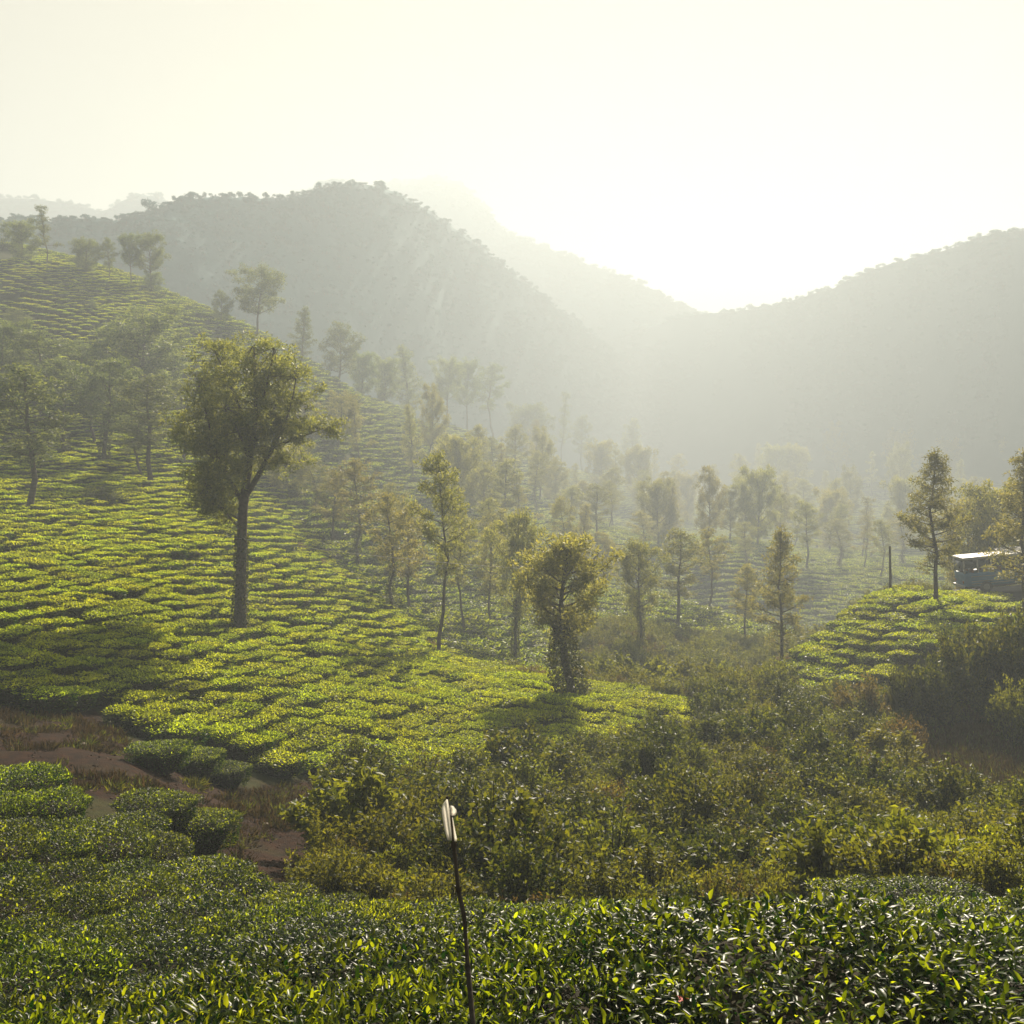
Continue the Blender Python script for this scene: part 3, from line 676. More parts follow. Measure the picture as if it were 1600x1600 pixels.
# ---- trees standing against the mountain on the left skyline
SK = 'trees along the left skyline'
plant_tree('bushy', 35, 392, 350, 27, 164.7, 'low bushy tree at the far left of the skyline, two crowns together', SK)
plant_tree('sparse', 74, 404, 320, 23, 165.5, 'tall ragged dark tree, highest on the left skyline', SK)
plant_tree('bushy', 136, 420, 379, 25, 167.4, 'broad grey-green bushy tree on the skyline left of a thin tree', SK)
plant_tree('slim', 169, 431, 371, 14, 168.8, 'thin tree with a small crown beside the broad skyline bush', SK)
plant_tree('round', 203, 440, 369, 17, 170.2, 'thin-trunked skyline tree, left of the touching pair', SK)
plant_tree('round', 235, 450, 371, 28, 172.1, 'spreading skyline tree, right of the touching pair', SK)
plant_tree('bushy', 238, 452, 428, 16, 172.3, 'small shrubby tree at the foot of the touching skyline pair', SK)
plant_tree('round2', 343, 499, 461, 17, 180.1, 'small compact tree just left of the lone round-crowned tree', SK)
plant_tree('round', 405, 527, 425, 40, 187.3, 'lone round-crowned tree with a bare forked trunk on the ridge', SK, rz=0.6)
plant_tree('cone', 473, 562, 477, 27, 202.9, 'pale conical tree on the ridge right of the lone round tree', SK)
plant_tree('round2', 528, 590, 516, 32, 226.9, 'pale broad-topped tree on the ridge below the conical one', SK)
plant_tree('bushy', 565, 610, 556, 24, 244.2, 'faint low tree between two larger misty ridge trees', SK)
plant_tree('bushy', 600, 626, 565, 26, 260.5, 'faint rounded tree touching the pointed misty one', SK)
plant_tree('cone', 637, 650, 538, 36, 285.7, 'pointed misty tree, tallest of its cluster on the ridge', SK)
plant_tree('slim', 676, 662, 603, 16, 312.2, 'short thin misty tree left of the twin-crowned ridge tree', SK)
plant_tree('round', 700, 668, 566, 25, 328.5, 'misty flat-topped ridge tree, left of two that touch', SK)
plant_tree('round', 730, 676, 570, 24, 352.9, 'misty flat-topped ridge tree, right of two that touch', SK)
plant_tree('slim2', 771, 692, 565, 28, 386.3, 'tall misty tree with a clear dark trunk in mid-ridge', SK)
plant_tree('bushy', 822, 712, 638, 34, 428.3, 'broad misty tree at the end of the ridge, half faded', SK)
plant_tree('sparse', 877, 728, 610, 18, 473.6, 'thin ladder-like misty tree standing alone against the haze', SK)
plant_tree('slim', 910, 738, 648, 17, 498.9, 'narrow faded tree just right of the ladder-like one', SK)
plant_tree('cone', 985, 768, 652, 34, 546.9, 'broad faded pointed tree, rightmost on the misty ridge', SK)
# ---- left group
LG = 'trees of the left grove'
plant_tree('slim', 42, 800, 568, 52, 76, 'sunlit tree at the left edge, nearest of the left grove', LG, rz=0.4)
plant_tree('vslim', 95, 707, 560, 38, 104, 'tree with a leafy dark trunk behind the sunlit edge tree', LG)
plant_tree('round2', 25, 640, 488, 38, 140, 'rounded dark treetop highest at the far left of the grove', LG)
plant_tree('slim2', 62, 690, 512, 38, 112, 'dense green tree behind the sunlit edge tree', LG)
plant_tree('slim2', 120, 676, 528, 32, 118, 'narrow tree between the leafy-trunked pair in the grove', LG)
plant_tree('slim', 145, 640, 494, 28, 150, 'pale-topped tree standing up above the middle of the grove', LG)
plant_tree('vined', 163, 716, 560, 40, 102, 'tree with a thick ivy-dark trunk in the middle of the grove', LG)
plant_tree('slim2', 146, 700, 570, 30, 108, 'thin-trunked tree just left of the thick ivy-dark trunk', LG)
plant_tree('round2', 240, 690, 498, 58, 128, 'broad blue-green treetop at the back right of the grove', LG)
plant_tree('round2', 205, 690, 520, 40, 132, 'blue-green treetop left of the broad one at the back', LG)
plant_tree('slim', 235, 757, 585, 42, 95, 'pale yellow-green tree at the right end of the grove', LG, rz=2.0)
plant_tree('slim2', 222, 745, 640, 30, 98, 'short tree behind the pale yellow-green one', LG)
plant_tree('slim2', 290, 730, 590, 38, 110, 'hazy tree half hidden by the big tree, left side', LG)
plant_tree('bushy', 8, 690, 510, 34, 115, 'dark tree cut by the left edge of the picture', LG)
# ---- centre
CG = 'trees of the middle valley'
plant_tree('slim2', 685, 1025, 698, 50, 70, 'tall straight tree with a bare slender trunk on the hill edge', CG, rz=1.0)
plant_tree('vslim', 608, 955, 768, 44, 85, 'leafy tree with a dark lower trunk left of the tall straight tree', CG)
plant_tree('vslim', 556, 905, 715, 42, 104, 'tree with an ivy-clad foot above the russet bushes', CG)
plant_tree('vslim', 490, 852, 715, 36, 118, 'small tree with an ivy-clad foot near the wire', CG)
plant_tree('slim', 522, 880, 735, 32, 110, 'thin pale trunk between the two ivy-footed trees', CG)
plant_tree('bushy', 450, 850, 700, 44, 120, 'hazy leafy tree just right of the big tree', CG)
plant_tree('slim', 640, 955, 785, 34, 96, 'thin leaning tree between the dark trunk and the tall straight tree', CG)
plant_tree('slim2', 726, 985, 800, 34, 93, 'slim hazy tree right of the tall straight tree', CG)
plant_tree('slim', 768, 985, 815, 28, 100, 'second slim hazy tree right of the tall straight tree', CG)
plant_tree('vined', 806, 1015, 800, 42, 87, 'golden hazy tree with an ivy-thick trunk tapering upward', CG)
plant_tree('thick', 897, 1100, 838, 74, 57, 'golden tree with a stout ivy-covered trunk at the hill edge', CG, rz=0.8)
plant_tree('vined', 1001, 1008, 845, 38, 95, 'hazy tree with a pale ivy-thick trunk behind the stout one', CG)
plant_tree('slim', 1060, 965, 825, 40, 113, 'faint tree standing on the sunlit tea hump', CG)
plant_tree('slim2', 1110, 960, 822, 30, 128, 'very faint tree behind the sunlit tea hump', CG)
plant_tree('slim', 1166, 990, 880, 26, 108, 'small faint tree at the right end of the tea hump', CG)
plant_tree('tier2', 1219, 1030, 818, 52, 84, 'golden conifer-like tree with a slender trunk left of the mound', CG, rz=0.2)
plant_tree('tier2', 1463, 945, 696, 62, 74, 'tall golden pointed tree on the right mound left of the bus', CG, rz=0.9)
plant_tree('tier2', 1606, 960, 698, 66, 73, 'dense tall tree at the right edge in front of the bus', CG, rz=2.2)
plant_tree('tier', 1640, 960, 720, 80, 76, 'dense tall tree cut by the right edge', CG, rz=4.2)
plant_tree('bushy', 1560, 940, 770, 60, 96, 'leafy tree behind the bus', CG)
plant_tree('bushy', 1508, 950, 790, 40, 100, 'small leafy tree behind the roof of the bus', CG)
# ---- hazy wood in the valley, countable trunks and tops
HW = 'hazy trees of the valley wood'
rg = np.random.default_rng(5); kinds = ['slim', 'slim2', 'round2', 'cone', 'sparse', 'bushy', 'vslim']
spots = []
for tries in range(4000):
    px = rg.uniform(420, 1590); Y = 118 * (540 / 118) ** (rg.random() ** (0.6 if px > 800 else 1.0))
    x = (px - 800) / F * Y
    if px < 640 and Y > 165: continue
    if px < 1000 and Y > 165 + (px - 500) * 0.6: continue
    if any(abs(px - a) < 16 + 6 * rg.random() and abs(Y - b) < 0.12 * Y for a, b in spots): continue
    z = hz(x, Y); py = HZ - z / Y * F
    if 900 < px < 1230 and Y < 135: continue
    if py > 930 or py < 690: continue
    spots.append((px, Y))
    hgt = rg.uniform(8, 13) * (Y / 170) ** 0.65; top = py - hgt / Y * F
    side = 'left of' if px < 800 else 'right of'
    kd = kinds[rg.integers(0, len(kinds))]
    if px < 700: lab = 'misty tree in the wood on the slope behind the tall straight tree'
    elif px < 1050: lab = 'nearly faded tree in the bright mist at the centre of the valley'
    else: lab = 'faded tree on the valley floor below the right-hand hill'
    word = {'slim': 'slim ', 'slim2': 'tall slim ', 'round2': 'round-topped ', 'cone': 'pointed ', 'sparse': 'thin ragged ', 'bushy': 'low bushy ', 'vslim': 'ivy-trunked '}[kd]
    if px > 1050: lab = lab.replace('on the valley floor', 'on the valley floor ' + ('left' if px < 1220 else 'behind' if px < 1400 else 'right') + (' of the conifer,' if px < 1220 else ' the tea mound,' if px < 1400 else ' of the pole,'))
    plant_tree(kd, px, py, top, rg.uniform(24, 34) * (150 / Y) ** 0.6, Y, word + lab, HW)
    if len(spots) >= 105: break
# ---- the big tree: limbs set out one by one
def big_tree():
    Y = 57.0; x0 = (375 - 800) / F * Y; z0 = hz(x0, Y); rg = np.random.default_rng(91)
    def q(px, py, dy=0.0): return np.array([(px - 800) / F * Y - x0, dy, (HZ - py) / F * Y - z0])
    W = Build(); C = Build()
    tr = np.array([q(375, 992), q(375, 940), q(377, 870), q(379, 800), q(383, 765)])
    trr = np.array([0.38, 0.29, 0.27, 0.25, 0.24]); W.tube(tr, trr, 9, 0)
    limbs = []
    def limb(a, b, c, r1, r2, n=7):
        p = bez(a, b, c, n); W.tube(p, np.linspace(r1, r2, n), 6, 0); limbs.append((p, r1)); return p
    fork = q(383, 768)
    up = limb(fork, q(392, 715), q(398, 640, 0.3), 0.22, 0.13); limb(up[-1], q(400, 590), q(395, 540, 0.2), 0.12, 0.03)
    limb(up[-2], q(418, 610), q(432, 545, -0.6), 0.10, 0.03); limb(up[-3], q(370, 620), q(340, 552, -0.5), 0.10, 0.03)
    rt = limb(q(384, 775), q(410, 735), q(428, 700, -0.4), 0.17, 0.10); limb(rt[-1], q(450, 670), q(468, 590, -0.8), 0.09, 0.025)
    r2 = limb(rt[-1], q(455, 688), q(495, 672, 0.6), 0.08, 0.025); limb(r2[-2], q(510, 668), q(532, 660, 0.8), 0.03, 0.01)
    limb(rt[-2], q(440, 650), q(448, 625, 1.6), 0.08, 0.02); limb(rt[-3], q(430, 725), q(470, 722, 1.2), 0.05, 0.015)
    lf = limb(q(381, 790), q(360, 750), q(335, 720, 0.5), 0.14, 0.07); limb(lf[-1], q(310, 700), q(288, 655, 0.4), 0.07, 0.02)
    limb(lf[-2], q(330, 690), q(318, 600, -0.6), 0.08, 0.02); limb(lf[-3], q(350, 690), q(352, 600, 1.8), 0.08, 0.02)
    limb(q(379, 815), q(355, 800), q(312, 778, 0.2), 0.07, 0.02); limb(q(379, 830), q(350, 800), q(328, 762, -1.0), 0.07, 0.02)
    limb(up[2], q(395, 690), q(410, 640, 2.4), 0.09, 0.02); limb(up[2], q(385, 690), q(370, 640, -2.4), 0.09, 0.02)
    limb(up[3], q(410, 660), q(440, 600, 2.0), 0.08, 0.02); limb(up[3], q(380, 640), q(330, 620, 2.0), 0.08, 0.02)
    cents = []
    for p, r1 in limbs:
        L = np.linalg.norm(p[-1] - p[0]); m = int(4 + L * 3.4)
        for j in range(m):
            u = rg.uniform(0.25 if r1 < 0.13 else 0.6, 1.03) * (len(p) - 1); i = min(int(u), len(p) - 2); c = p[i] + (p[i + 1] - p[i]) * (u - i)
            off = rdir(rg, 1)[0] * rg.uniform(0.3, 1.05) * np.array([1, 1, 0.75]); e = c + off
            W.tube(np.stack([c, c + off * 0.5 + np.array([0, 0, 0.06]), e]), np.array([0.028, 0.018, 0.007]), 3, 0); cents.append(e)
    # the crown's outline read off the picture, filled through its depth
    OUT = [(305,575),(322,540),(345,528),(375,535),(398,524),(425,535),(440,552),(465,552),(480,585),(498,605),(500,640),(492,668),(470,690),(445,705),(420,720),(402,748),(380,760),(372,790),(345,800),(318,803),(298,790),(295,760),(310,735),(325,715),(300,690),(275,680),(278,650),(300,640),(308,610)]
    n_ = 0
    while n_ < 520:
        px, py = rg.uniform(270, 505), rg.uniform(520, 808)
        if not in_poly(np.array([px]), np.array([py]), OUT)[0]: continue
        if noise2(px * 0.045, py * 0.045, 3) < 0.24: continue
        c = q(px, py, rg.normal(0, 1.3)); n_ += 1; cents.append(c)
        if n_ % 3 == 0:
            i = np.argmin([np.linalg.norm(p[-1] - c) for p, _ in limbs]); e_ = limbs[i][0][-1]
            if np.linalg.norm(e_ - c) < 2.2: W.tube(bez(e_, (e_ + c) / 2 + np.array([0, 0, 0.1]), c, 4), np.linspace(0.025, 0.006, 4), 3, 0)
    n_ = 0
    while n_ < 130:
        px, py = rg.uniform(288, 388), rg.uniform(640, 806)
        if in_poly(np.array([px]), np.array([py]), [(290,690),(375,640),(385,760),(370,795),(310,806),(292,780)])[0]: n_ += 1; cents.append(q(px, py, rg.normal(0, 0.9)))
    for px, py, dy in [(515,665,.6),(528,658,.7),(505,655,.3),(520,662,.7),(480,722,1.2),(465,722,1.1)]: cents.append(q(px, py, dy))
    for c in cents: clump(C, rg, c, rg.uniform(0.22, 0.5), int(rg.uniform(35, 75)), 0.19, 0.30, 0.45, 0.75)
    e = obj('silver_oak_tree', None, loc=(x0, Y, z0)); tag(e, 'big spreading tree with a thick trunk on the bright tea hillside', 'tree', CG)
    obj('trunk', W.mesh('trunk', [M_BARK]), e); obj('crown', C.mesh('crown', [M_TREE_B]), e)
    obj('vine', vine_sleeve(rg, tr, trr, 0.0, 5.6, 0.08, 1500, 0.12), e)
    return e, np.array([x0, Y, z0])
BIG, BIGP = big_tree()

# ------------------------------------------------------------------ shrubs and undergrowth
def shrub(seed, R, H, nst, per, lsz, mat, tint, upright=0.5, slim=0.5, twig=True):
    per = per * 1.5
    rg = np.random.default_rng(seed); B = Build()
    for i in range(nst):
        a = rg.random() * 6.28; rr = R * math.sqrt(rg.random()); h = H * (1 - 0.45 * (rr / R) ** 2) * rg.uniform(0.7, 1.08)
        tip = np.array([rr * math.cos(a), rr * math.sin(a), h]); b = np.array([rr * 0.3 * math.cos(a), rr * 0.3 * math.sin(a), -0.1])
        p = bez(b, np.array([tip[0] * 0.5, tip[1] * 0.5, h * 0.6]), tip, 5)
        B.tube(p, np.linspace(0.016, 0.004, 5) * (0.6 + H * 0.4), 3, 1)
        n = int(per * rg.uniform(0.7, 1.3)); u = rg.random(n) ** 0.7 * 4; k = np.minimum(u.astype(int), 3)
        c = p[k] + (p[k + 1] - p[k]) * (u - k)[:, None]
        pos = c + rdir(rg, n) * 0.16 * R * rg.random((n, 1)); d = rdir(rg, n) + np.array([0, 0, upright]) + unit(np.array([[math.cos(a), math.sin(a), 0]])) * 0.3
        L = lsz * rg.uniform(0.6, 1.3, n)
        v, f, q = leaves(pos, d, rdir(rg, n), L, L * slim * rg.uniform(0.7, 1.2, n), False, 0.2)
        B.add(v, f, 0, np.repeat(np.clip(tint + (u / 4 - 0.6) * 0.5 + rg.normal(0, 0.2, n), 0, 1), q))
    return B.mesh('shrub', [mat, M_TWIG])
def grass(seed, n, H, R, mat, w=0.012, tint=0.5, bend=0.5):
    rg = np.random.default_rng(seed); B = Build()
    a = rg.random(n) * 6.28; r = R * np.sqrt(rg.random(n)); b = np.stack([r * np.cos(a), r * np.sin(a), np.full(n, -0.03)], 1)
    d = rdir(rg, n) * bend + np.array([0, 0, 1]) + np.stack([np.cos(a), np.sin(a), 0 * a], 1) * 0.35
    L = H * rg.uniform(0.5, 1.2, n)
    v, f, q = leaves(b, d, rdir(rg, n), L, np.full(n, w) * rg.uniform(0.7, 1.4, n), False, 0.3)
    B.add(v, f, 0, np.repeat(np.clip(rg.normal(tint, 0.25, n), 0, 1), q))
    return B.mesh('grass_tuft', [mat])
SH = dict(
 leafy=[shrub(501 + i, 0.9, 1.5, 50, 62, 0.095, M_SHRUB, 0.40) for i in range(3)],
 dark=[shrub(511 + i, 1.1, 1.9, 64, 72, 0.11, M_SHRUB, 0.15) for i in range(3)],
 russet=[shrub(521 + i, 0.75, 1.1, 60, 38, 0.075, M_RUSSET, 0.5) for i in range(2)],
 weed=[shrub(531 + i, 0.55, 1.0, 18, 64, 0.075, M_SHRUB, 0.60, 0.2, 0.4) for i in range(4)],
 rweed=[shrub(541 + i, 0.6, 0.9, 20, 40, 0.07, M_RUSSET, 0.35, 0.3, 0.4) for i in range(2)],
 broad=[shrub(551 + i, 1.0, 1.7, 44, 60, 0.14, M_SHRUB, 0.55, 0.3, 0.55) for i in range(2)],
 cane=[grass(561, 520, 2.6, 0.8, M_SHRUB, 0.028, 0.6, 0.25), grass(562, 420, 2.2, 0.7, M_SHRUB, 0.028, 0.7, 0.25)],
)
def put_shrub(kind, px, py, Y, half, hgt, label, cat='shrub', group='shrubs of the scrubland', name='shrub', i=0):
    x = (px - 800) / F * Y; z = hz(x, Y); me = SH[kind][i % len(SH[kind])]

    base = {'leafy': (0.95, 1.5), 'dark': (1.15, 1.9), 'russet': (0.8, 1.1), 'weed': (0.6, 1.0), 'rweed': (0.65, 0.9), 'broad': (1.05, 1.7), 'cane': (1.1, 2.5)}[kind]
    kw = half / F * Y / base[0]; kh = hgt / F * Y / base[1]
    o = obj(name, me, loc=(x, Y, z - 0.04), rot=(0, 0, random.uniform(0, 6.28)), scl=(kw, kw, kh)); tag(o, label, cat, group); return o
NAMED = [
 ('russet',1414,1188,45.5,40,70,'round russet bush at the corner of the grassy clearing'),
 ('russet',1246,1132,53,22,38,'small round russet bush below the tea mound'),
 ('leafy',1276,1140,52,22,30,'small yellow-green bush beside the small round russet one'),
 ('russet',1352,1150,52,58,84,'wide russet bush cluster under the tea mound'),
 ('russet',1300,1140,53,32,50,'russet bush left of the wide russet cluster'),
 ('cane',1412,1140,50.5,14,100,'yellow dry cane stalks beside the dark thicket'),
 ('dark',1450,1140,50,56,120,'dark leafy thicket right of the yellow canes'),
 ('dark',1515,1130,51,66,150,'tall dark shrub in the thicket under the bus'),
 ('dark',1590,1130,50,66,165,'tall dark shrub in the thicket at the right edge'),
 ('dark',1530,1060,58,44,80,'dark shrub high on the bank below the bus'),
 ('dark',1600,1040,60,60,90,'dark shrub on the bank at the right edge below the bus'),
 ('leafy',1585,1165,46,46,110,'light-tipped shrub in front of the dark thicket at the right edge'),
 ('leafy',1540,1345,27,64,95,'dark shrub behind the rightmost foreground tea bushes'),
 ('leafy',1600,1330,28,60,110,'dark shrub cut by the right edge behind the tea'),
 ('broad',1585,1290,32,40,60,'bright-leaved shrub at the right edge below the clearing'),
 ('broad',1490,1300,32,30,55,'pale young shrub at the foot of the grassy clearing'),
 ('dark',815,1275,36,110,130,'large dark bush in front of the tea hillside edge'),
 ('broad',800,1200,41,30,55,'bright big-leaved sapling above the large dark bush'),
 ('broad',866,1210,40.5,34,55,'golden big-leaved shrub right of the sapling'),
 ('leafy',740,1240,37,50,70,'leafy bush at the left end of the large dark bush'),
 ('dark',1160,1295,33,58,75,'rounded dark green shrub in the middle of the scrub'),
 ('dark',1315,1235,40,40,45,'dark green shrub near the clearing edge'),
 ('leafy',1130,1160,48,45,45,'feathery pale green shrub at the top of the scrub'),
 ('dark',1145,1437,22,66,82,'dark shrub just behind the foreground tea, centre right'),
 ('dark',935,1445,21.5,75,85,'dark shrub just behind the foreground tea, right of the pole'),
 ('dark',620,1395,23,75,95,'dark shrub between the brown clearing and the pole'),
 ('rweed',600,1250,30.5,62,45,'mauve-brown seeding weeds under the tea hillside edge'),
 ('rweed',545,1265,29.5,34,40,'brown weeds at the right end of the brown clearing'),
 ('russet',455,880,92,28,20,'russet bush on the hill crest beside the wire'),
 ('russet',490,888,90,26,20,'russet bush on the hill crest, middle of three'),
 ('russet',520,900,88,24,18,'russet bush on the hill crest, nearest the ivy-footed tree'),
 ('russet',670,1005,72,26,26,'russet bush at the foot of the tall straight tree'),
 ('russet',830,1050,64,34,34,'russet bush behind the crest left of the stout tree'),
 ('leafy',800,1045,67,28,30,'low bush on the crest between two ivy-trunked trees'),
 ('broad',960,1085,68,52,75,'glossy sunlit bush right of the stout ivy trunk'),
 ('broad',1020,1085,69,52,80,'glossy sunlit bush, middle of the row behind the tea edge'),
 ('broad',1085,1080,70,58,85,'glossy sunlit bush, tallest of the row behind the tea edge'),
 ('broad',1135,1085,68,40,70,'glossy sunlit bush, right end of the row behind the tea edge'),
 ('leafy',1115,1030,88,36,48,'tall feathery bush in front of the sunlit tea hump'),
 ('dark',1180,1100,65,30,50,'brown-green shrub at the left foot of the tea mound'),
 ('dark',1225,1108,60,40,45,'dark shrub in the dip below the tea mound'),
 ('leafy',1290,965,95,50,50,'hazy bush beyond the tea mound'),
 ('leafy',1360,950,98,40,50,'hazy bush right of the other beyond the tea mound'),
 ('leafy',1420,925,86,26,24,'yellow-green roadside bush by the wooden pole'),
 ('dark',160,760,84,40,34,'brownish shrub among the tea rows of the left hillside'),
 ('dark',600,850,80,14,12,'x'),
]
for i, (kd, px, py, Y, hw, hh, lab) in enumerate(NAMED):
    if lab != 'x': put_shrub(kd, px, py, Y, hw, hh, lab, i=i)
# scrub: the larger bushes one by one, the weeds between them as one mass
SCRUB = [(545,1225),(700,1235),(800,1215),(950,1205),(1080,1130),(1200,1110),(1420,1110),(1640,1100),(1640,1480),(1500,1440),(1100,1480),(700,1490),(470,1420),(500,1330)]
rg = np.random.default_rng(66); cand = []
xs = rg.uniform(-12, 30, 60000); ys = rg.uniform(16.5, 62, 60000); zz = height(xs, ys); px, py = to_px(xs, ys, zz)
okm = in_poly(px, py, SCRUB) & ~in_poly(px, py, [(1385,1168),(1440,1140),(1660,1120),(1660,1290),(1450,1290)]) & (ys > interp_poly(xs, FRONT_EDGE) + 1.0) & ((ys < interp_poly(xs, MID_EDGE) - 0.6) | (xs > 13))
okm &= ~(in_poly(px, py, DRY) & (rg.random(len(xs)) > 0.08))
xs, ys, zz, px, py = xs[okm], ys[okm], zz[okm], px[okm], py[okm]
nsh = 0; taken = []
for i in range(len(xs)):
    if nsh >= 200: break
    if any((xs[i] - a) ** 2 + (ys[i] - b) ** 2 < 1.9 for a, b in taken): continue
    taken.append((xs[i], ys[i])); nsh += 1
    near = ys[i] < 31; kd = rg.choice(['leafy', 'dark', 'russet', 'broad'], p=[0.38, 0.38, 0.14, 0.10])
    k = rg.uniform(0.75, 1.45)
    o = obj('shrub', SH[kd][i % len(SH[kd])], loc=(xs[i], ys[i], zz[i] - 0.04), rot=(0, 0, rg.random() * 6.28), scl=(k, k, k * rg.uniform(0.7, 1.0)))
    w_ = {'leafy': 'green leafy', 'dark': 'dark green', 'russet': 'russet brown', 'broad': 'large-leaved'}[kd]
    if near: pl = 'behind the foreground tea, ' + ('left of the cane' if px[i] < 700 else 'just right of the cane' if px[i] < 900 else 'below the middle of the scrub' if px[i] < 1150 else 'below the clearing' if px[i] < 1400 else 'near the right edge')
    else: pl = ('in the scrub above the cane' if px[i] < 800 else 'in the scrub right of the large dark bush' if px[i] < 1000 else 'in the middle of the scrub' if px[i] < 1200 else 'in the scrub left of the clearing') + (', nearer side' if ys[i] < 38 else ', farther side')
    tag(o, w_ + ' shrub ' + pl, 'shrub', 'shrubs of the scrubland')
def stuff_mass(name, label, srcs, x, y, z, kmin, kmax, seed, cat, slabel, weights=None):
    rg = np.random.default_rng(seed); so = []
    for q, me in enumerate(srcs):
        o = obj(name.replace('undergrowth', 'weed').replace('dry_grass', 'grass_tuft'), me, loc=(x[q], y[q], z[q] - 0.02), rot=(0, 0, q * 1.3)); tag(o, slabel, cat, cat + ' plants'); so.append(o)
    x, y, z = x[len(srcs):], y[len(srcs):], z[len(srcs):]; n = len(x)
    r = np.stack([rg.normal(0, 0.1, n), rg.normal(0, 0.1, n), rg.random(n) * 6.28], 1); k = rg.uniform(kmin, kmax, n)
    scatter(name, label, np.stack([x, y, z - 0.03], 1), r, np.stack([k, k, k * rg.uniform(0.75, 1.15, n)], 1), rg.choice(len(srcs), n, p=weights), so)
sel = slice(200, 4200)
stuff_mass('undergrowth', 'tangled weeds and low growth filling the scrubland', SH['weed'] + SH['rweed'], xs[sel], ys[sel], zz[sel], 0.6, 1.3, 8, 'weed', 'tall leafy weed standing in the scrubland', [.19, .19, .19, .19, .12, .12])
rg = np.random.default_rng(67); xs = rg.uniform(0, 34, 9000); ys = rg.uniform(60, 108, 9000); zz = height(xs, ys); px, py = to_px(xs, ys, zz)
okm = (px > 890) & (px < 1270) & (py > 985) & (ys > interp_poly(xs, CREST_LINE) + 1.5) & ~in_poly(px, py, MOUND)
okm |= (px > 1180) & (px < 1480) & (ys > 84) & (ys < 108)
xs, ys, zz = xs[okm][:1500], ys[okm][:1500], zz[okm][:1500]
stuff_mass('undergrowth', 'hazy thicket in the dip behind the tea edge', [SH['leafy'][0], SH['weed'][1], SH['russet'][0], SH['leafy'][2]], xs, ys, zz, 0.7, 1.5, 18, 'weed', 'leafy plant in the hazy dip behind the tea edge', [.4, .25, .15, .2])
rg = np.random.default_rng(68)
# dry grass on the brown ground and the clearing
tuft = [grass(571, 60, 0.16, 0.22, M_DRY, 0.010, 0.4, 0.9), grass(572, 50, 0.22, 0.20, M_DRY, 0.010, 0.6, 0.8), grass(573, 60, 0.18, 0.22, M_SHRUB, 0.012, 0.4, 0.8)]
xs = rg.uniform(-22, 30, 90000); ys = rg.uniform(16, 56, 90000); zz = height(xs, ys); px, py = to_px(xs, ys, zz)
okm = (in_poly(px, py, DRY) & (rg.random(len(xs)) < 0.22)) | (in_poly(px, py, CLEAR) & (ys > 30))
okm &= (ys > interp_poly(xs, FRONT_EDGE) + 0.5) & ((ys < interp_poly(xs, MID_EDGE)) | (xs > 13))
okm &= fbm(xs * 0.6, ys * 0.6, 3, 44) > -0.02
xs, ys, zz = xs[okm][:9000], ys[okm][:9000], zz[okm][:9000]
stuff_mass('dry_grass', 'short dry grass on the brown path and the clearing', tuft, xs, ys, zz, 0.6, 1.5, 9, 'grass', 'short dry grass tuft on the brown ground', None)

rg = np.random.default_rng(71); xs = rg.uniform(12, 30, 40000); ys = rg.uniform(32, 58, 40000); zz = height(xs, ys); px, py = to_px(xs, ys, zz)
okm = in_poly(px, py, CLEAR); xs, ys, zz = xs[okm][:5000], ys[okm][:5000], zz[okm][:5000]
stuff_mass('dry_grass', 'coarse grass of the clearing below the dark thicket', tuft, xs, ys, zz, 1.1, 2.6, 19, 'grass', 'coarse grass tuft in the clearing below the dark thicket', [.35, .3, .35])
def pebble(seed):
    rg = np.random.default_rng(seed); v = rdir(rg, 14) * np.array([1, 0.8, 0.55]) * rg.uniform(0.8, 1.15, (14, 1))
    import bmesh
    bm = bmesh.new(); [bm.verts.new(p) for p in v]; bmesh.ops.convex_hull(bm, input=bm.verts)
    me = bpy.data.meshes.new('pebble'); bm.to_mesh(me); bm.free(); me.materials.append(M_PEB); return me
M_PEB = plain_mat('pebble', (0.075, 0.042, 0.026), 0.9, 0.2, var=0.4, scale=2)
rg = np.random.default_rng(70); xs = rg.uniform(-22, 0, 30000); ys = rg.uniform(16, 38, 30000); zz = height(xs, ys); px, py = to_px(xs, ys, zz)
okm = in_poly(px, py, DRY) & (ys > interp_poly(xs, FRONT_EDGE)) & (fbm(xs * 0.8, ys * 0.8, 3, 45) > -0.05); xs, ys, zz = xs[okm][:2500], ys[okm][:2500], zz[okm][:2500]
pm = [pebble(1), pebble(2)]; so = [tag(obj('stone', pm[q], loc=(xs[q], ys[q], zz[q]), scl=(0.06, 0.06, 0.06)), 'tiny earth-coloured pebble on the brown path', 'stone', 'pebbles on the brown path') for q in range(2)]
nP = len(xs) - 2; kk = 0.012 + 0.05 * rg.random(nP) ** 3
scatter('pebbles', 'loose pebbles and clods on the brown path', np.stack([xs, ys, zz], 1)[2:], rg.random((nP, 3)) * 6.28, np.stack([kk, kk, kk], 1), rg.integers(0, 2, nP), so)
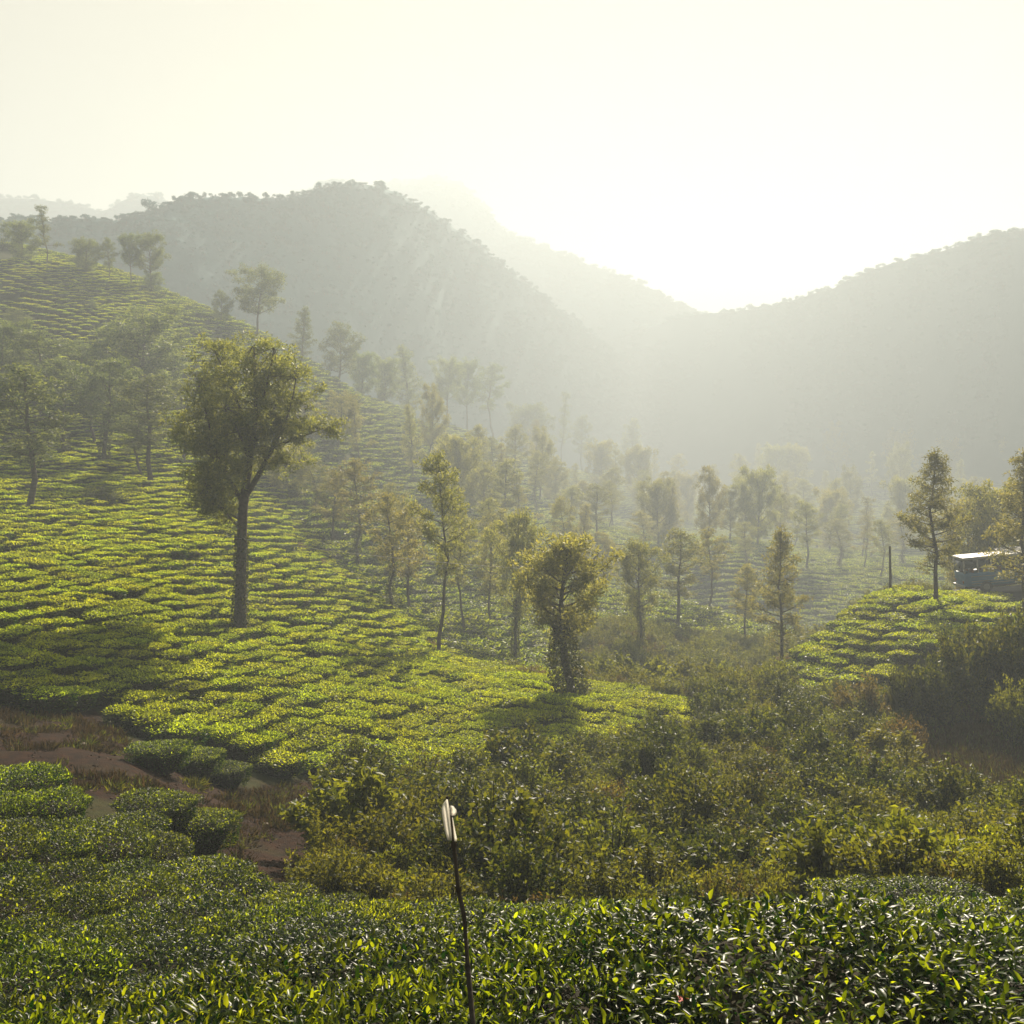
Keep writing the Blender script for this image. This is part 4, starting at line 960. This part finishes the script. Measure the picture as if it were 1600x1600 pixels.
# ------------------------------------------------------------------ woods on the mountains (one far mass)
def canopy(seed, n=60):
    rg = np.random.default_rng(seed); B = Build(); c = np.array([0, 0, 2.6])
    for j in range(9): clump(B, rg, c + rdir(rg, 1)[0] * np.array([1.5, 1.5, 1.1]), 1.1, n // 2, 0.8, 0.6, 0.4, 0.8)
    B.tube(np.array([[0, 0, -1], [0, 0, 2.4]]), np.array([0.22, 0.1]), 4, 1)
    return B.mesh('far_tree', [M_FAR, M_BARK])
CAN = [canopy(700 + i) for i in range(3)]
fx = []; rg = np.random.default_rng(12)
for nm, g in CRESTS.items():
    nr = 46
    m = 9000 if 'hill' in nm else 12000 if nm == 'mountain' else 3000
    vi = np.concatenate([np.full(160, nr - 1), rg.integers(39, nr, 900), rg.integers(8, nr, m)]); ui = rg.integers(0, g.shape[1], len(vi))
    p = g[vi, ui] + np.stack([rg.normal(0, 0.8, len(vi)), rg.normal(0, 1.5, len(vi)), np.full(len(vi), -0.5)], 1)
    keep = fbm(p[:, 0] * 0.03, p[:, 1] * 0.03, 3, 4) > (0.0 if 'hill' in nm else -0.25)
    keep |= (vi == nr - 1) & (fbm(p[:, 0] * 0.12, p[:, 1] * 0.0, 2, 9) > -0.02)
    if nm == 'hill.bare': pass
    fx.append(p[keep])
fx = np.concatenate(fx); vis = (np.abs(fx[:, 0]) < 0.5 * fx[:, 1] + 10); fx = fx[vis]
so = []
for q in range(3): so.append(tag(obj('far_tree', CAN[q], loc=fx[q]), 'tiny wind-cut tree on the far mountainside', 'tree', 'far mountain trees'))
nfx = len(fx) - 3; kk = rg.uniform(0.16, 0.44, nfx) * np.clip(fx[3:, 1] / 420.0, 0.4, 2.4)
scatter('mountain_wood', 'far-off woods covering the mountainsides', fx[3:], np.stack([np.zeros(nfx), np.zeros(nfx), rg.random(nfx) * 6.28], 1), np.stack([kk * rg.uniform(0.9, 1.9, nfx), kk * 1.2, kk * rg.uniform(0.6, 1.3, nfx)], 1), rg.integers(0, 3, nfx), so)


# ------------------------------------------------------------------ road, bus, poles and small things
M_BLUE = plain_mat('faded_blue_paint', (0.06, 0.16, 0.26), 0.45, 0.5, var=0.2, scale=2)
M_CREAM = plain_mat('cream_paint', (0.40, 0.35, 0.27), 0.4, 0.5, var=0.08, scale=3)
M_GLASS = plain_mat('bus_glass', (0.02, 0.025, 0.028), 0.12, 0.6)
M_RUBBER = plain_mat('rubber', (0.02, 0.02, 0.02), 0.85, 0.2)
M_STEEL = plain_mat('dull_steel', (0.35, 0.34, 0.32), 0.45, 0.5, metal=0.7)
M_SEAT = plain_mat('seat_cloth', (0.30, 0.13, 0.05), 0.8, 0.2, var=0.2)
M_ASPHALT = plain_mat('asphalt', (0.05, 0.048, 0.045), 0.9, 0.2, var=0.3, scale=1.5)
M_STONE = plain_mat('pale_stone', (0.26, 0.21, 0.15), 0.85, 0.2, var=0.35, scale=5, bump=0.6)
M_WOOD = plain_mat('weathered_wood', (0.07, 0.055, 0.04), 0.85, 0.2, var=0.4, scale=9, bump=0.4)
def box_obj(name, lo, hi, mat, parent, bevel=0.0):
    B = Build(); B.box(lo, hi); o = obj(name, B.mesh(name, [mat]), parent)
    if bevel:
        m = o.modifiers.new('bevel', 'BEVEL'); m.width = bevel; m.segments = 2; m.limit_method = 'ANGLE'
    return o
RS = -0.05
rx = np.linspace(33.5, 70, 60); ry = 87.2 + (rx - 35) * RS
rzm = np.max([height(rx, ry + o_) for o_ in (-2.6, -1.3, 0, 1.3, 2.6)], 0)
rzm = np.maximum.accumulate(np.convolve(np.pad(rzm, 6, 'edge'), np.ones(13) / 13, 'valid')) + 0.10 + (rx - rx[0]) * 0.03
rv = np.concatenate([np.stack([rx, ry - 2.5, rzm], 1), np.stack([rx, ry + 2.5, rzm], 1), np.stack([rx, ry - 2.7, rzm - 1.6], 1), np.stack([rx, ry + 2.7, rzm - 1.6], 1)])
ii = np.arange(59); nn = 60
rf = np.concatenate([np.stack([ii, ii + 1, ii + 1 + nn, ii + nn], 1), np.stack([ii + 2 * nn, ii + 1 + 2 * nn, ii + 1, ii], 1), np.stack([ii + nn, ii + 1 + nn, ii + 1 + 3 * nn, ii + 3 * nn], 1)])
tag(obj('road', mesh_np('road', rv, [rf], [M_ASPHALT])), 'narrow asphalt road over the right mound', kind='structure')
def bus():
    bx = 35.4; by = 87.2; bz = float(np.interp(bx + 3, rx, rzm)) + 0.004
    e = obj('bus', None, loc=(bx, by - 0.6, bz), rot=(0, -math.atan2(float(np.interp(bx + 7.5, rx, rzm) - np.interp(bx + 0.5, rx, rzm)), 7.0), math.atan2(RS, 1)))
    tag(e, 'old blue bus with cream roof on the road at the right, half behind a tree', 'bus')
    L, W2 = 8.6, 1.15
    box_obj('body', (0, -W2, 0.55), (L, W2, 1.62), M_BLUE, e, 0.08)
    r = box_obj('roof', (-0.06, -W2 - 0.03, 2.60), (L + 0.06, W2 + 0.03, 2.86), M_CREAM, e, 0.1)
    box_obj('floor', (0.05, -W2 + 0.05, 0.42), (L - 0.05, W2 - 0.05, 0.545), M_RUBBER, e)
    n = 8; step = L / n
    for k in range(n + 1):
        for sgn in (-1, 1):
            x = min(max(k * step - 0.06, 0.0), L - 0.12)
            box_obj('pillar', (x, sgn * (W2 - 0.07) - 0.05, 1.62), (x + 0.12, sgn * (W2 - 0.07) + 0.05, 2.60), M_CREAM, e)
    for k in range(n):
        for sgn in (-1, 1):
            x0 = k * step + 0.064
            wn = box_obj('window', (x0, sgn * (W2 - 0.07) - 0.012, 2.02), (x0 + step - 0.128, sgn * (W2 - 0.07) + 0.012, 2.58), M_GLASS, e)
            box_obj('rail', (x0, sgn * (W2 - 0.07) - 0.02, 1.98), (x0 + step - 0.128, sgn * (W2 - 0.07) + 0.02, 2.015), M_STEEL, wn)
    for k in range(7):
        for yy in (-0.62, 0.62):
            box_obj('seat', (0.7 + k * 1.05, yy - 0.38, 1.2), (0.82 + k * 1.05, yy + 0.38, 2.0), M_SEAT, e, 0.04)
    for sgn in (-1, 1):
        for zz_ in (0.74, 0.93, 1.30):
            box_obj('stripe', (0.5, sgn * (W2 + 0.006) - 0.006, zz_), (L - 0.6, sgn * (W2 + 0.006) + 0.006, zz_ + 0.05), M_CREAM, e)
    box_obj('rear_window', (-0.02, -0.95, 1.70), (0.02, 0.95, 2.52), M_GLASS, e); box_obj('windscreen', (L - 0.02, -1.0, 1.66), (L + 0.02, 1.0, 2.55), M_GLASS, e)
    box_obj('bumper', (-0.16, -W2, 0.48), (-0.02, W2, 0.68), M_STEEL, e, 0.03); box_obj('bumper', (L + 0.02, -W2, 0.48), (L + 0.16, W2, 0.68), M_STEEL, e, 0.03)
    for yy in (-0.85, 0.85): box_obj('headlight', (L + 0.002, yy - 0.13, 0.80), (L + 0.05, yy + 0.13, 1.04), M_CREAM, e, 0.03); box_obj('tail_light', (-0.05, yy - 0.1, 0.82), (-0.002, yy + 0.1, 1.02), M_SEAT, e)
    rk = Build()
    for yy in (-0.95, -0.3, 0.3, 0.95): rk.box((3.2, yy - 0.03, 3.06), (7.6, yy + 0.03, 3.12))
    for k in range(6):
        x = 3.25 + k * 0.85; rk.box((x, -0.98, 2.98), (x + 0.05, 0.98, 3.058))
        for yy in (-0.9, 0.86): rk.box((x, yy, 2.862), (x + 0.05, yy + 0.05, 2.978))
    obj('roof_rack', rk.mesh('roof_rack', [M_STEEL]), e)
    for x in (1.6, 6.9):
        for sgn in (-1, 1):
            B = Build(); B.tube([(x, sgn * (W2 - 0.26), 0.46), (x, sgn * (W2 + 0.02), 0.46)], [0.46, 0.46], 20, 0, cap=True); wl = obj('wheel', B.mesh('wheel', [M_RUBBER]), e)
            B = Build(); B.tube([(x, sgn * (W2 + 0.021), 0.46), (x, sgn * (W2 + 0.04), 0.46)], [0.24, 0.2], 14, 0, cap=True); obj('hub', B.mesh('hub', [M_STEEL]), wl)
bus()
g = ground_at(1391, 926, 70, 84); B = Build(); h_ = (926 - 838) / F * g.y
B.tube([(0, 0, -0.4), (0.01, 0, h_ * 0.5), (-0.03, 0.02, h_)], [0.10, 0.09, 0.075], 10, 0, cap=True)
tag(obj('utility_pole', B.mesh('utility_pole', [M_WOOD]), loc=g), 'bare dark wooden pole at the tip of the right tea mound', 'pole')
# low parapet beside the road
for k in range(5):
    x = 34.0 + k * 1.0; y = 87.2 + (x - 35) * RS - 2.2; z = float(np.interp(x, rx, rzm)) + 0.003
    B = Build(); B.box((-0.46, -0.14, 0), (0.46, 0.14, 0.22)); o = obj('kerb_stone', B.mesh('kerb_stone', [M_STONE]), loc=(x, y, z), rot=(0, 0, math.atan2(RS, 1)))
    m = o.modifiers.new('bevel', 'BEVEL'); m.width = 0.04; m.segments = 2
    tag(o, ['first', 'second', 'third', 'fourth', 'fifth'][k] + ' pale parapet block from the left beside the road by the bus', 'stone block', 'parapet blocks by the road')
# white strip tied to a cane in the foreground
def marker():
    Y = 3.85
    pts = [P(742, 1640, Y - 0.15), P(738, 1590, Y - 0.1), P(731, 1510, Y), P(725, 1430, Y + 0.05), P(716, 1390, Y + 0.08), P(709, 1320, Y + 0.1), P(702, 1262, Y + 0.12), P(698, 1244, Y + 0.12)]
    base = Vector((pts[0].x + 0.01, pts[0].y, hz(pts[0].x, pts[0].y)))
    e = obj('marker_cane', None, loc=base); tag(e, 'thin dark cane with a white strip tied at its tip, rising from the foreground tea', 'marker cane')
    pl = [Vector((0.0, 0, -0.2))] + [p - base for p in pts]
    B = Build(); B.tube([tuple(p) for p in pl], [0.011, 0.0098, 0.0095, 0.009, 0.0085, 0.0078, 0.0068, 0.0055, 0.0045], 8, 0, cap=True)
    for k in (3, 5, 6):
        p = pl[k]; B.tube([(p.x, p.y, p.z - 0.008), (p.x, p.y, p.z + 0.008)], [0.0112, 0.0112], 8, 0)
    obj('cane', B.mesh('cane', [M_WOOD]), e)
    m, t, out = new_mat('white_plastic'); p_ = t.nodes.new('ShaderNodeBsdfPrincipled'); p_.inputs['Base Color'].default_value = (0.8, 0.76, 0.68, 1); p_.inputs['Roughness'].default_value = 0.6
    tr = t.nodes.new('ShaderNodeBsdfTranslucent'); tr.inputs['Color'].default_value = (0.95, 0.92, 0.85, 1); ms = t.nodes.new('ShaderNodeMixShader'); ms.inputs[0].default_value = 0.75
    t.links.new(p_.outputs[0], ms.inputs[1]); t.links.new(tr.outputs[0], ms.inputs[2]); t.links.new(ms.outputs[0], out.inputs['Surface'])
    def ribbon(rows, name):
        V = []; n = len(rows)
        for k, (xl, xr, y, dy, bulge) in enumerate(rows):
            for j in range(5):
                u = j / 4; p = P(xl + (xr - xl) * u, y, Y + 0.10 + dy + bulge * math.sin(u * math.pi)) - base; V.append(tuple(p))
        i = np.arange(n * 5).reshape(n, 5); f = np.stack([i[:-1, :-1], i[:-1, 1:], i[1:, 1:], i[1:, :-1]], -1).reshape(-1, 4)
        o = obj(name, mesh_np(name, V, [f], [m], smooth=True), e)
        md = o.modifiers.new('thick', 'SOLIDIFY'); md.thickness = 0.0015; return o
    ribbon([(697.5, 699.5, 1249, 0.0, 0.0), (693, 701, 1255, -0.01, 0.01), (690, 702.5, 1263, -0.015, 0.015), (690.5, 703, 1272, -0.018, 0.015), (693, 704, 1287, -0.02, 0.012), (696, 705.5, 1302, -0.02, 0.010), (699.5, 706, 1313, -0.02, 0.006)], 'strip')
    ribbon([(703.5, 708, 1259, -0.02, 0.01), (703.5, 713, 1265, -0.03, 0.014), (703.5, 714, 1269, -0.03, 0.014), (704, 711.5, 1274, -0.025, 0.01)], 'knot')
    ribbon([(706.5, 707.5, 1277, -0.02, 0.0), (707.5, 709.5, 1288, -0.022, 0.003), (708.5, 712, 1300, -0.022, 0.004), (709.5, 714, 1310, -0.02, 0.004), (710, 713.5, 1314, -0.02, 0.002)], 'tail')
marker()
# overhead wire from the big tree across the hollow
a_ = P(352, 838, 56.6); b_ = P(905, 893, 60.0)
tt_ = np.linspace(0, 1, 40)[:, None]; wp = (1 - tt_) * np.array(a_) + tt_ * np.array(b_); wp[:, 2] -= 4 * 0.25 * (tt_ * (1 - tt_))[:, 0]
B = Build(); B.tube(wp, np.full(40, 0.012), 5, 0)
tag(obj('overhead_wire', B.mesh('overhead_wire', [M_STEEL])), 'thin pale wire strung from the big trunk across the hollow', 'wire')
# stones
def stone(px, py, ya, yb, r, seed, label):
    rg = np.random.default_rng(seed); g = ground_at(px, py, ya, yb)
    th, ph = np.meshgrid(np.linspace(0, 2 * math.pi, 14, endpoint=False), np.linspace(0.12, math.pi - 0.12, 8)); x = np.sin(ph) * np.cos(th); y = np.sin(ph) * np.sin(th); z = np.cos(ph)
    k = 1 + 0.35 * fbm(x * 1.6 + seed, y * 1.6 + z, 3, seed); v = np.stack([x * k * r, y * k * r * 0.8, z * k * r * 0.6], -1).reshape(-1, 3)
    i = np.arange(8 * 14).reshape(8, 14); j = np.roll(i, -1, 1); f = np.stack([i[:-1], i[1:], j[1:], j[:-1]], -1).reshape(-1, 4)
    o = obj('stone', mesh_np('stone', v, [f, i[:1][:, ::-1], i[-1:]], [M_STONE], smooth=True), loc=(g.x, g.y, g.z + r * 0.25)); tag(o, label, 'stone', 'stones on the brown path'); return o
stone(632, 1416, 16.5, 26, 0.16, 3, 'pale brown stone on the earth just behind the tea near the cane')
stone(130, 1165, 26, 36, 0.10, 5, 'small stone on the brown path at the left')
stone(415, 1290, 22, 34, 0.09, 6, 'small stone in the middle of the brown clearing')
# one red flower in the near tea
def flower():
    p = P(1065, 1563, 4.9); z = hz(p.x, p.y)
    e = obj('red_flower', None, loc=(p.x, p.y, z)); tag(e, 'small red flower among the nearest tea leaves', 'flower'); h = p.z - z
    B = Build(); B.tube([(0, 0, -0.05), (0.01, 0, h * 0.6), (0, 0, h)], [0.004, 0.003, 0.002], 5, 0); obj('stem', B.mesh('stem', [M_TWIG]), e)
    M_RED = plain_mat('red_petal', (0.55, 0.03, 0.02), 0.5, 0.3)
    for k in range(6):
        a = k * math.pi / 3; v, f, _ = leaves(np.array([[0, 0, h]]), np.array([[math.cos(a), math.sin(a), 0.35]]), np.array([[0, 0, 1.0]]), [0.034], [0.022], True, 0.1)
        obj('petal', mesh_np('petal', v, [f], [M_RED]), e)
flower()

# ------------------------------------------------------------------ haze
def add_haze():
    m = bpy.data.materials.new('haze'); m.use_nodes = True; t = m.node_tree; t.nodes.clear()
    out = t.nodes.new('ShaderNodeOutputMaterial'); v = t.nodes.new('ShaderNodeVolumePrincipled')
    v.inputs['Color'].default_value = (0.72, 0.81, 0.87, 1); v.inputs['Density'].default_value = 0.0017
    v.inputs['Anisotropy'].default_value = 0.28
    t.links.new(v.outputs[0], out.inputs['Volume'])
    x0, x1, y0, y1, z0, z1 = -1495, 1495, -895, 1495, -33.2, 222
    vs = [(x, y, z) for z in (z0, z1) for y in (y0, y1) for x in (x0, x1)]
    fs = np.array([[0, 2, 3, 1], [4, 5, 7, 6], [0, 1, 5, 4], [2, 6, 7, 3], [0, 4, 6, 2], [1, 3, 7, 5]])
    o = obj('haze', mesh_np('haze', vs, [fs], [m])); tag(o, 'thin bright morning haze filling the valley', kind='stuff')
add_haze()
